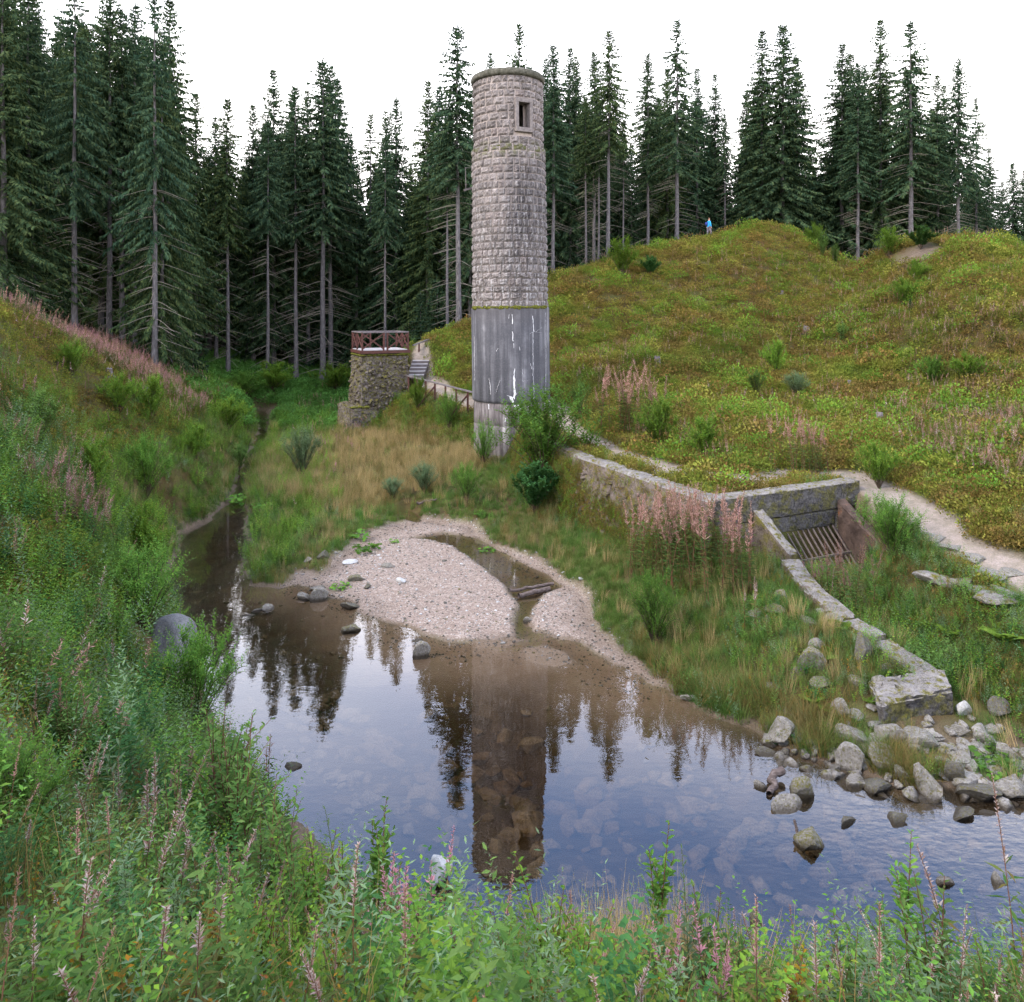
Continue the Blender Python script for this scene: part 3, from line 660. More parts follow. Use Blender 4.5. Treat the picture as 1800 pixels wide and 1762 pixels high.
mb = MB(); v, f = lathe([(1.70,16.0),(1.80,15.995),(1.80,15.97)], 96, .006, 2); mb.add(v, f); obj('offset_ledge', mb.mesh('offset_ledge', G['tower_mortar'], True), T)
mb = MB(); v, f = lathe([(1.70,8.26),(1.90,8.24),(1.965,8.16),(1.975,8.05),(1.965,5.9),(1.97,3.72),(1.955,3.60),(1.90,3.56)], 96, .007, 9)
mb.add(v, f); obj('concrete_sleeve', mb.mesh('concrete_sleeve', G['tower_concrete'], True), T)
mb = MB(); v, f = lathe([(1.93,3.60),(1.885,3.55),(1.885,3.48),(1.90,3.44),(1.90,2.95),(1.905,2.50),(1.875,2.47),(1.875,2.44),(1.90,2.41),(1.91,1.2),(1.92,-.2)], 96, .012, 12)
mb.add(v, f); obj('plinth', mb.mesh('plinth', G['tower_plinth'], True), T)
# moss cushions along the ledge
mb = MB(); rs = random.Random(8)
ico = bmesh.new(); bmesh.ops.create_icosphere(ico, subdivisions=1, radius=1); IV = np.array([v.co[:] for v in ico.verts]); IF = np.array([[v.index for v in f.verts] for f in ico.faces]); ico.free()
for i in range(240):
    a = rs.uniform(-1.25, 1.15)
    k = .6+.6*vn(np.array([a*6]), np.array([2.]))[0]
    r = 1.93+rs.uniform(-.08, .04); s = rs.uniform(.05, .10)*k
    mb.add(IV*[s*1.3, s, s*.8*rs.uniform(.7, 1.1)]+np.array(tp(a, r, 8.20-rs.uniform(-.03, .06)*k)), IF)
for i in range(26):
    a = rs.choice([-.25, -.05, .12, .3, -.5])+rs.uniform(-.12, .12); s = rs.uniform(.03, .05)
    mb.add(IV*[s*1.5, s, s*.7]+np.array(tp(a, 1.80, 16.02)), IF)
for i in range(5):
    mb.add(IV*[.05, .04, .03]+np.array(tp(WA-.13+rs.uniform(0, .1), 1.74, WZ0+.01)), IF)
obj('moss_cushions', mb.mesh('moss_cushions', G['moss'], False), T, kind='stuff')
# lime trickles on the concrete: thin crusts standing a few millimetres proud
mb = MB()
def crust(pts, wd, r0=1.985):
    pts = np.array(pts, float); n = len(pts); wd = np.broadcast_to(wd, (n,))*.75; v = []
    for (s, zz), w_ in zip(pts, wd):
        rr = r0 if zz > 3.6 else 1.915
        for e_ in (-1, 1): v.append(tp((s+e_*w_/2)/rr, rr, zz))
    mb.add(v, [(2*i, 2*i+1, 2*i+3, 2*i+2) for i in range(n-1)])
def S(px): return math.asin(max(-.99, min(.99, (px-899.7)/68.2)))*1.98
def Z(py): return CH-(py-HY)/36.6
def line(l, w_, jag=.018):
    out = []
    for (a, b), (c, d) in zip(l[:-1], l[1:]):
        k = max(2, int(abs(d-b)/3+abs(c-a)/3)); 
        for i in range(k): u = i/k; out.append((S(a+(c-a)*u)+rs.uniform(-jag, jag), Z(b+(d-b)*u)))
    out.append((S(l[-1][0]), Z(l[-1][1])))
    crust(out, np.array([w_*rs.uniform(.35, 1.25) for _ in out]))
for l, w_ in [([(903,553),(903,570)],.05),([(903,583),(904,600)],.055),([(905,604),(905,612)],.035),([(906,648),(905,668),(904,700)],.06),([(905,660),(906,690),(905,702)],.11),
 ([(893,695),(899,697),(906,700)],.06),([(899,697),(903,708)],.17),([(908,692),(918,689),(935,691)],.022),([(906,697),(909,692)],.05),([(937,556),(939,584)],.05),([(937,584),(937,640),(936,662)],.028),([(932,587),(940,584),(953,587)],.03),([(941,585),(952,577),(966,574)],.018),([(933,640),(934,650)],.03),
 ([(937,662),(938,700),(936,707)],.025),([(960,550),(960,600),(959,650),(958,705)],.03),([(959,600),(966,600)],.02),([(863,665),(865,680),(866,694)],.028),([(882,668),(877,680),(875,690)],.016),([(879,612),(876,618)],.02),
 ([(838,592),(838,640),(838,672)],.045),([(834,592),(838,591)],.03),([(834,623),(838,624)],.02),([(887,631),(904,632)],.012),([(919,650),(920,672)],.015),([(912,668),(928,670)],.018),([(914,610),(915,616)],.02),
 ([(938,685),(966,688)],.014),([(957,630),(967,628)],.014),([(898,553),(897,560)],.02)]: line(l, w_)
for l, w_ in [([(905,712),(907,718)],.16),([(910,712),(914,720),(912,722)],.10),([(861,712),(862,721)],.09),([(890,735),(889,742)],.05),([(937,712),(937,738)],.045),([(957,712),(958,735)],.06),([(925,712),(928,716)],.08),([(870,711),(900,712)],.03)]: line(l, w_, .03)
obj('lime_trickles', mb.mesh('lime_trickles', G['lime']), T)
# plank sticking out of the masonry
mb = MB(); mb.beam((-1.5, .3, 14.42), (-2.25, -.2, 14.12), .10, .10); mb.beam((-1.5, .3, 15.35), (-2.2, -.15, 15.25), .03, .03); mb.beam((-2.18, -.15, 15.27), (-2.17, -.16, 14.2), .03, .03)
obj('plank_bracket', mb.mesh('plank_bracket', G['timber_grey']), T)

# ================================================================== rough concrete pieces
def rough_hull(c8, mat, cuts=5, amp=.03, seed=0, smooth=True, chip=1.0):
    """c8: bottom 4 corners then top 4 corners (counter-clockwise)"""
    b = bmesh.new(); vs = [b.verts.new(c) for c in c8]
    for f in [(3,2,1,0),(4,5,6,7),(0,1,5,4),(1,2,6,5),(2,3,7,6),(3,0,4,7)]: b.faces.new([vs[i] for i in f])
    for _ in range(9):
        L = sorted([e for e in b.edges], key=lambda e: -e.calc_length()); m = L[0].calc_length()
        es = [e for e in b.edges if e.calc_length() > m*.55]
        if m < .14 or len(b.faces) > cuts*1500: break
        bmesh.ops.subdivide_edges(b, edges=es, cuts=1, use_grid_fill=True)
    bmesh.ops.triangulate(b, faces=b.faces[:]); b.normal_update()
    sd = Vector((seed*3.7, seed*1.3, seed*2.1))
    for v in b.verts:
        n1 = mnoise.noise(v.co*1.6+sd); n2 = mnoise.noise(v.co*6+sd); n3 = mnoise.noise(v.co*17+sd)
        sharp = 1-abs(max(v.normal, key=abs)) if False else (1-max(abs(v.normal.x), abs(v.normal.y), abs(v.normal.z)))
        v.co += v.normal*(amp*(n1*1.1+n2*.7+n3*.35)-chip*max(0, v.is_manifold and len([e for e in v.link_edges if e.calc_face_angle(0) > .9]) and 1 or 0)*amp*(1.2+1.3*n2))
    me = bpy.data.meshes.new('rough'); b.to_mesh(me); b.free(); me.materials.append(mat)
    return me
def wall_seg(a, b, w0, z0a, z1a, z0b, z1b, mat, seed=0, amp=.03, bl=0., br=0.):
    """wall from a to b (centre line of its top); w0 top width; z0 foot, z1 top; bl/br extra foot width left/right"""
    a = Vector(a); b = Vector(b); d = (b-a).normalized(); n = Vector((-d.y, d.x))
    c = []
    for (p, z, l, r_) in ((0, 0, bl, br), (0, 1, 0, 0)):
        for q, s_, zz in ((a, -1, (z0a, z1a)), (b, -1, (z0b, z1b)), (b, 1, (z0b, z1b)), (a, 1, (z0a, z1a))):
            w_ = w0/2+(l if s_ > 0 else r_); pt = q+n*s_*w_; c.append((pt.x, pt.y, zz[z]))
    return rough_hull(c, mat, 5, amp, seed)
# gallery wall from the tower down to the headwall
gw = empty('gallery_wall', (3, 27, 1), label='long low wall with lichen-grey top running from the round tower towards the grated culvert', cat='wall')
def par(o, P): o.parent = P; o.matrix_parent_inverse = P.matrix_basis.inverted(); return o
pts = [(0.7, 35.4), (1.55, 31.2), (2.55, 28.1), (3.75, 25.5), (4.85, 23.1), (5.85, 21.15)]
for i, (a, b) in enumerate(zip(pts[:-1], pts[1:])):
    za = [2.45, 2.62, 2.70, 2.72, 2.74, 2.74][i]; zb = [2.45, 2.62, 2.70, 2.72, 2.74, 2.74][i+1]
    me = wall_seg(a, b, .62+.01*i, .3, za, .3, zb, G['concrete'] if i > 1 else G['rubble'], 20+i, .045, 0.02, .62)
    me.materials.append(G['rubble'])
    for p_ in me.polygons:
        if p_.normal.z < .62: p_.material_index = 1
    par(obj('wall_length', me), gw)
# rubble facing on its pond side
mb = MB(); rs = random.Random(15)
def rock_geo(seed, sub=2, flat=1., cuts=7):
    b = bmesh.new(); bmesh.ops.create_icosphere(b, subdivisions=sub, radius=1)
    r_ = random.Random(seed); pl = []
    for i in range(cuts):
        n = Vector((r_.gauss(0, 1), r_.gauss(0, 1), r_.gauss(0, 1))).normalized(); pl.append((n, r_.uniform(.36, .78)))
    s = Vector((seed*1.7, seed*.9, seed*2.3))
    for v in b.verts:
        for n, d in pl:
            e_ = v.co.dot(n)-d
            if e_ > 0: v.co -= n*e_*.985
        v.co += v.co.normalized()*(mnoise.noise(v.co*1.5+s)*.08+mnoise.noise(v.co*4.5+s)*.035+(mnoise.noise(v.co*11+s)*.02 if sub > 2 else 0))
        v.co.z *= flat
    V = np.array([v.co[:] for v in b.verts]); Fc = np.array([[v.index for v in f.verts] for f in b.faces]); b.free()
    return V, Fc
RL = [rock_geo(k, 1) for k in range(8)]
for i in range(300):
    u = rs.uniform(0, 4.999); k = int(u); a = np.array(pts[k]); b = np.array(pts[k+1]); q_ = a+(b-a)*(u-k)
    d = (b-a)/np.linalg.norm(b-a); n = np.array([d[1], -d[0]]); h_ = rs.uniform(.0, 1.0)
    off = -(.31+.62*(1-h_)); c = q_-n*off*-1*-1 if False else q_+n*(.33+.62*(1-h_))
    if n[0] > 0: c = q_-n*(.33+.62*(1-h_))
    zz = .35+h_*2.1
    V, Fc = RL[rs.randrange(8)]; s = rs.uniform(.09, .21)*(1 if k > 0 else .8); m = np.array(Matrix.Rotation(rs.uniform(0, 6), 3, 'Z') @ Matrix.Rotation(rs.uniform(0, 6), 3, 'X'))
    mb.add((V*[s*1.2, s*.8, s*.75])@m.T+[c[0], c[1], zz], Fc)
par(obj('facing_stones', mb.mesh('facing_stones', G['rubble']), kind='stuff'), gw)

# headwall with the grated culvert mouth
HA, HB = Vector((5.75, 21.0)), Vector((10.85, 23.35)); hd = (HB-HA).normalized(); hn = Vector((hd.y, -hd.x)); HL = (HB-HA).length
def hp(s, o, z): p_ = HA+hd*s+hn*o; return (p_.x, p_.y, z)
def hbox(s0, s1, o0, o1, z0, z1, mat, seed, amp=.03): return rough_hull([hp(s0,o1,z0),hp(s1,o1,z0),hp(s1,o0,z0),hp(s0,o0,z0),hp(s0,o1,z1),hp(s1,o1,z1),hp(s1,o0,z1),hp(s0,o0,z1)], mat, 5, amp, seed)
hw = empty('culvert_headwall', (7, 21.5, .6), label='dark-faced concrete headwall with a sloping iron grate in its opening', cat='headwall')
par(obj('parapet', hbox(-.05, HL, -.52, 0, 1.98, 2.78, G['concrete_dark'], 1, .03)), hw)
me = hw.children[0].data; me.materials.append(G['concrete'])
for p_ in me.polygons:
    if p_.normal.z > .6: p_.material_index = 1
par(obj('lintel', hbox(1.35, 4.62, -.45, -.03, 1.50, 1.99, G['concrete_dark'], 2, .02)), hw)
par(obj('end_pier', hbox(-.02, 1.45, -.50, .05, .2, 2.0, G['rubble_moss'], 3, .05)), hw)
par(obj('end_pier', hbox(4.55, HL-.15, -.50, -.02, .2, 2.0, G['rubble_moss'], 4, .05)), hw)
par(obj('culvert_back', hbox(1.3, 4.7, -2.6, -2.4, .1, 2.1, G['dark'], 5, .01)), hw)  # culvert inside is coloured near-black: the recess's darkness is painted
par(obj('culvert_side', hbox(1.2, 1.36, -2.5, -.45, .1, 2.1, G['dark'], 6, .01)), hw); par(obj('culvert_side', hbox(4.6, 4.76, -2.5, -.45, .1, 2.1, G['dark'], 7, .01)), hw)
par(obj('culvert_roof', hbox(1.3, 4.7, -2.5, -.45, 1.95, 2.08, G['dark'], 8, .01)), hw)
# sloping cheek walls
def cheek(s, z0, z1, ln, wdt, mat, seed, bott=.3, skew=0.):
    a = HA+hd*s; b = HA+hd*(s+skew)+hn*ln; c = []
    for zz in ((bott, bott), (z0, z1)):
        for q_, e_, z_ in ((a, -1, zz[0]), (b, -1, zz[1]), (b, 1, zz[1]), (a, 1, zz[0])): p_ = q_+hd*e_*wdt/2; c.append((p_.x, p_.y, z_))
    c = [c[i] for i in (0, 1, 2, 3, 4, 5, 6, 7)]
    return rough_hull(c, mat, 5, .035, seed)
par(obj('cheek_wall', cheek(1.45, 2.36, 1.50, 1.35, .42, G['concrete'], 9)), hw)
par(obj('cheek_wall', cheek(4.75, 2.30, 1.35, 1.75, .34, G['rustwall'], 10, skew=-.12)), hw)
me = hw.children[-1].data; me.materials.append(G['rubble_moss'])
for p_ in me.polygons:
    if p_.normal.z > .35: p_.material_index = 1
gb = MB()
for i in range(14):
    s = 1.80+i*.205; mb = MB(); mb.beam(hp(s, -.12, 1.56), hp(s+.02, .98, .36), .03, .045)
    par(obj('grate_bar', mb.mesh('grate_bar', G['iron'])), hw)
mb = MB(); mb.beam(hp(1.6, .56, .86), hp(4.72, .56, .86), .05, .05); par(obj('grate_crossbar', mb.mesh('grate_crossbar', G['iron'])), hw)

# low side wall and its corner block
sw = empty('low_channel_wall', (7.6, 17.5, .5), label='narrow crumbling concrete wall stepping down from the headwall to a broken corner beside the water', cat='wall')
LW = [((7.50, 20.3), (7.42, 18.6), 1.36, 1.24, .34), ((7.42, 18.6), (7.66, 17.2), 1.24, 1.08, .33), ((7.68, 17.1), (8.0, 16.35), 1.06, .98, .32), ((7.93, 16.2), (8.45, 14.95), .98, .78, .42)]
def shade_sides(me, lim=.5, m='rubble'):  # steep faces take a darker material: shading of the sides painted in
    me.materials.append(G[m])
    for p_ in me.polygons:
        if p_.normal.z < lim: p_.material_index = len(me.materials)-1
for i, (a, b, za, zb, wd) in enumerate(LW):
    me = wall_seg(a, b, wd+.20, 0, za, 0, zb, G['concrete'], 40+i, .035); shade_sides(me); par(obj('wall_length', me), sw)
par(obj('corner_block', rough_hull([(6.95,14.02,-.05),(8.46,14.36,-.05),(8.72,15.02,-.05),(7.1,15.0,-.05),(6.85,14.02,.70),(8.46,14.36,.82),(8.72,15.1,.86),(7.10,15.02,.72)], G['concrete'], 5, .05, 50)), sw); shade_sides([c for c in sw.children if c.name.startswith('corner')][0].data, .5, 'concrete_dark')
shade_sides(hw.children[5].data if False else [c for c in hw.children if c.name == 'cheek_wall'][0].data)
# rock ledge under the path on the far bank of the channel
for i, (p_, wd, ht, lb) in enumerate([((10.0, 17.5), .6, .3, 'weathered stone ledge breaking out of the bank beneath the gravel path'), ((10.4, 16.4), .55, .28, 'rust-tinged stone ledge at the lower edge of the path beside the ferns')]):
    V, Fc = rock_geo(60+i, 3, .5); mb = MB(); mb.add(V*[wd, .38, ht], Fc); o = obj('stone_ledge', mb.mesh('stone_ledge', G['concrete'], False), loc=(p_[0], p_[1], gz(*p_)+.12)); o.rotation_euler = (0, 0, -.6); tag(o, lb, 'ledge')

# ================================================================== viewing platform on its pier
PC = Vector((-9.15, 45.9)); pu = Vector((.906, .423)); pv = Vector((-.423, .906)); PW, PD = 2.9, 2.6
def pp(u, v, z): q_ = PC+pu*u+pv*v; return (q_.x, q_.y, z)
pf = empty('viewing_platform', (PC.x, PC.y, .8), label='square masonry pier carrying a small red-brown railed lookout at the forest edge', cat='lookout platform')
def pbox(u0, u1, v0, v1, z0, z1, mat, seed, amp=.05): return rough_hull([pp(u0,v0,z0),pp(u1,v0,z0),pp(u1,v1,z0),pp(u0,v1,z0),pp(u0,v0,z1),pp(u1,v0,z1),pp(u1,v1,z1),pp(u0,v1,z1)], mat, 5, amp, seed)
par(obj('pier', rough_hull([pp(-.35,-.25,.2),pp(3.0,-.1,.2),pp(3.0,2.9,.2),pp(-.35,2.9,.2),pp(-.02,.04,5.26),pp(2.92,.04,5.26),pp(2.92,2.7,5.26),pp(-.02,2.7,5.26)], G['rubble_moss'], 5, .09, 70)), pf)
par(obj('pier_footing', pbox(-.85, .9, -.45, 3.1, .1, 2.15, G['rubble_moss'], 71, .1)), pf)
mb = MB(); rs = random.Random(21)
for i in range(420):
    f_ = rs.random(); zz = rs.uniform(.9, 5.1); b_ = .3*(1-(zz/5.2))
    if f_ < .6: c = pp(rs.uniform(0, 2.9), -b_*.8+.02, zz)
    else: c = pp(-b_-.0, rs.uniform(0, 2.6), zz)
    V, Fc = RL[rs.randrange(8)]; s = rs.uniform(.08, .24); m = np.array(Matrix.Rotation(rs.uniform(0, 6), 3, 'Z') @ Matrix.Rotation(rs.uniform(0, 6), 3, 'X'))
    mb.add((V*[s*1.3, s, s*.7])@m.T+np.array(c), Fc)
par(obj('pier_stones', mb.mesh('pier_stones', G['rubble_moss']), kind='stuff'), pf)
mb = MB()
for i in range(150):
    zz = rs.choice([5.28]*3+[2.2]); q_ = pp(rs.uniform(-.1, 2.95), rs.uniform(-.06, .1), zz) if rs.random() < .5 or zz < 3 else pp(rs.uniform(-.12, .05), rs.uniform(0, 2.6), zz)
    if zz < 3: q_ = pp(rs.uniform(-.85, .3), rs.uniform(-.5, .0), 2.17)
    s = rs.uniform(.05, .10); mb.add(IV*[s*1.4, s, s*.7]+np.array(q_), IF)
par(obj('moss_cushions', mb.mesh('moss_cushions', G['moss']), kind='stuff'), pf)
for u0, v0, u1, v1 in ((-.08,-.08,PW+.1,-.08),(-.08,-.04,-.08,PD),(PW+.1,-.04,PW+.1,PD)):
    mb = MB(); mb.beam(pp(u0, v0, 5.47), pp(u1, v1, 5.47), .09, .17); par(obj('deck_beam', mb.mesh('deck_beam', G['timber'])), pf)
for i in range(12):
    mb = MB(); a = i*PD/12+.05; mb.beam(pp(0, a+.05, 5.585), pp(PW, a+.05, 5.585), .19, .04); par(obj('deck_board', mb.mesh('deck_board', G['deck'])), pf)
RT = 6.68
posts_ = [(0,0),(PW/2-.12,0),(PW/2+.12,0),(PW,0),(0,PD/2),(0,PD),(PW,PD/2),(PW,PD),(PW*.4,PD),(PW*.72,PD)]
for u, v in posts_:
    mb = MB(); mb.box(pp(u, v, (5.5+RT)/2), (.09, .09, RT-5.5), .44); par(obj('post', mb.mesh('post', G['timber'])), pf)
for a, b in (((0,0),(PW,0)),((0,0),(0,PD)),((PW,0),(PW,PD)),((0,PD),(PW,PD))):
    mb = MB(); mb.beam(pp(*a, RT), pp(*b, RT), .13, .07); par(obj('top_rail', mb.mesh('top_rail', G['timber_grey'])), pf)
def xb(a, b):
    for z0, z1 in ((5.66, RT-.06), (RT-.06, 5.66)):
        mb = MB(); mb.beam(pp(*a, z0), pp(*b, z1), .05 if z0 < 6 else .046, .085); par(obj('cross_brace', mb.mesh('cross_brace', G['timber'])), pf)
for a, b in (((0,0),(PW/2-.12,0)),((PW/2+.12,0),(PW,0)),((0,0),(0,PD/2)),((0,PD/2),(0,PD)),((PW,0),(PW,PD/2)),((PW,PD/2),(PW,PD)),((0,PD),(PW*.4,PD))): xb(a, b)

# timber steps behind the platform
st = empty('timber_steps', (-6.2, 49.5, 3.6), label='short flight of grey steps climbing between the lookout pier and the heather bank', cat='steps')
for i in range(5):
    c = (-6.15+.03*i, 48.0+.42*i, max(3.9+.2*i, gz(-6.15+.03*i, 48.0+.42*i)+.10)); mb = MB(); mb.box((c[0], c[1]-.24, c[2]-.1), (1.1, .06, .2), .15); mb.box((c[0], c[1]+.0, c[2]+.02), (1.06, .44, .05), .15, 1); par(obj('step', mb.mesh('step', [G['timber_grey'], G['deck']])), st)
# handrail along the path
hr = empty('path_handrail', (-4.5, 44, 2.7), label='red-brown timber handrail along the footpath, left of the round tower', cat='handrail')
pa, pb = Vector((-2.42, 41.0, 3.64)), Vector((-7.0, 47.6, 3.99))
P_ = lambda t_: pa+(pb-pa)*t_
mb = MB(); mb.beam(P_(-.12), P_(1.08), .13, .075); par(obj('top_rail', mb.mesh('top_rail', G['timber_grey'])), hr)
tt = []
for px in (822.3, 802, 783, 764.6, 748.4, 732.4, 718, 706):
    k = (px-CX)/F; tt.append((pa.x-k*pa.y)/(-(pb.x-pa.x)+k*(pb.y-pa.y)))
for i, t_ in enumerate(tt):
    q_ = P_(t_); g_ = gz(q_.x, q_.y); mb = MB(); mb.beam((q_.x, q_.y, min(g_, q_.z-.95)-.1), (q_.x, q_.y, q_.z-.03), .105, .105); par(obj('post', mb.mesh('post', G['timber'])), hr)
    if i in (0, 3, 7):
        dn = Vector((-.9, -.55, 0)); mb = MB(); mb.beam((q_.x, q_.y, q_.z-.2), (q_.x+dn.x, q_.y+dn.y, q_.z-1.28), .07, .08); par(obj('strut', mb.mesh('strut', G['timber'])), hr)
hr2 = empty('bank_handrail', (-5.8, 52, 4.6), label='weathered handrail rising up the heather bank behind the lookout', cat='handrail')
qa_, qb_ = Vector((-6.55, 49.8, 5.72)), Vector((-3.9, 54.5, 6.75)); mb = MB(); mb.beam(qa_, qb_, .11, .08); par(obj('top_rail', mb.mesh('top_rail', G['timber_grey'])), hr2)
for t_ in (.12, .45, .8, 1.):
    q_ = qa_+(qb_-qa_)*t_; mb = MB(); mb.beam((q_.x, q_.y, q_.z-1.3), (q_.x, q_.y, q_.z), .1, .1); par(obj('post', mb.mesh('post', G['timber'])), hr2)
# ================================================================== rocks
RV = []
for k in range(12):
    V, Fc = rock_geo(200+k, 3, [.75, .6, .85, .7][k % 4], 9); RV.append((V, Fc))
RM = {}
def rmesh(k, mat):
    if (k, mat) not in RM:
        mb = MB(); mb.add(*RV[k]); RM[(k, mat)] = mb.mesh('rock', G[mat], False)
    return RM[(k, mat)]
def rock(px, py, wpx, label, mat='rock', asp=.8, hz=.75, z=None, k=None, name='rock', rz=None, group=None):
    """px, py: middle of the stone in the photograph; wpx: its width there"""
    x, y, g_ = ray_ground(px, py+wpx*.22, 8)
    if px == 1635: k = 6
    if g_ < 0: x, y = on(px, py+wpx*.22, 0); g_ = max(-.05, gz(x, y))
    w_ = wpx*y/F/2*1.25
    r_ = random.Random(int(px*7+py)); k = r_.randrange(12) if k is None else k
    o = bpy.data.objects.new(name, rmesh(k, mat)); link(o); o.scale = (w_, w_*asp, w_*hz/.72); o.rotation_euler = (r_.uniform(-.2, .2), r_.uniform(-.2, .2), (rz if rz is not None else r_.uniform(-.6, .6)))
    o.location = (x, y+w_*asp*.3, g_+w_*hz*.42); tag(o, label, 'rock', group); return o
WR = 'rocks at the water edge below the corner block'; MRK = 'rocks on the grassy bank below the channel wall'
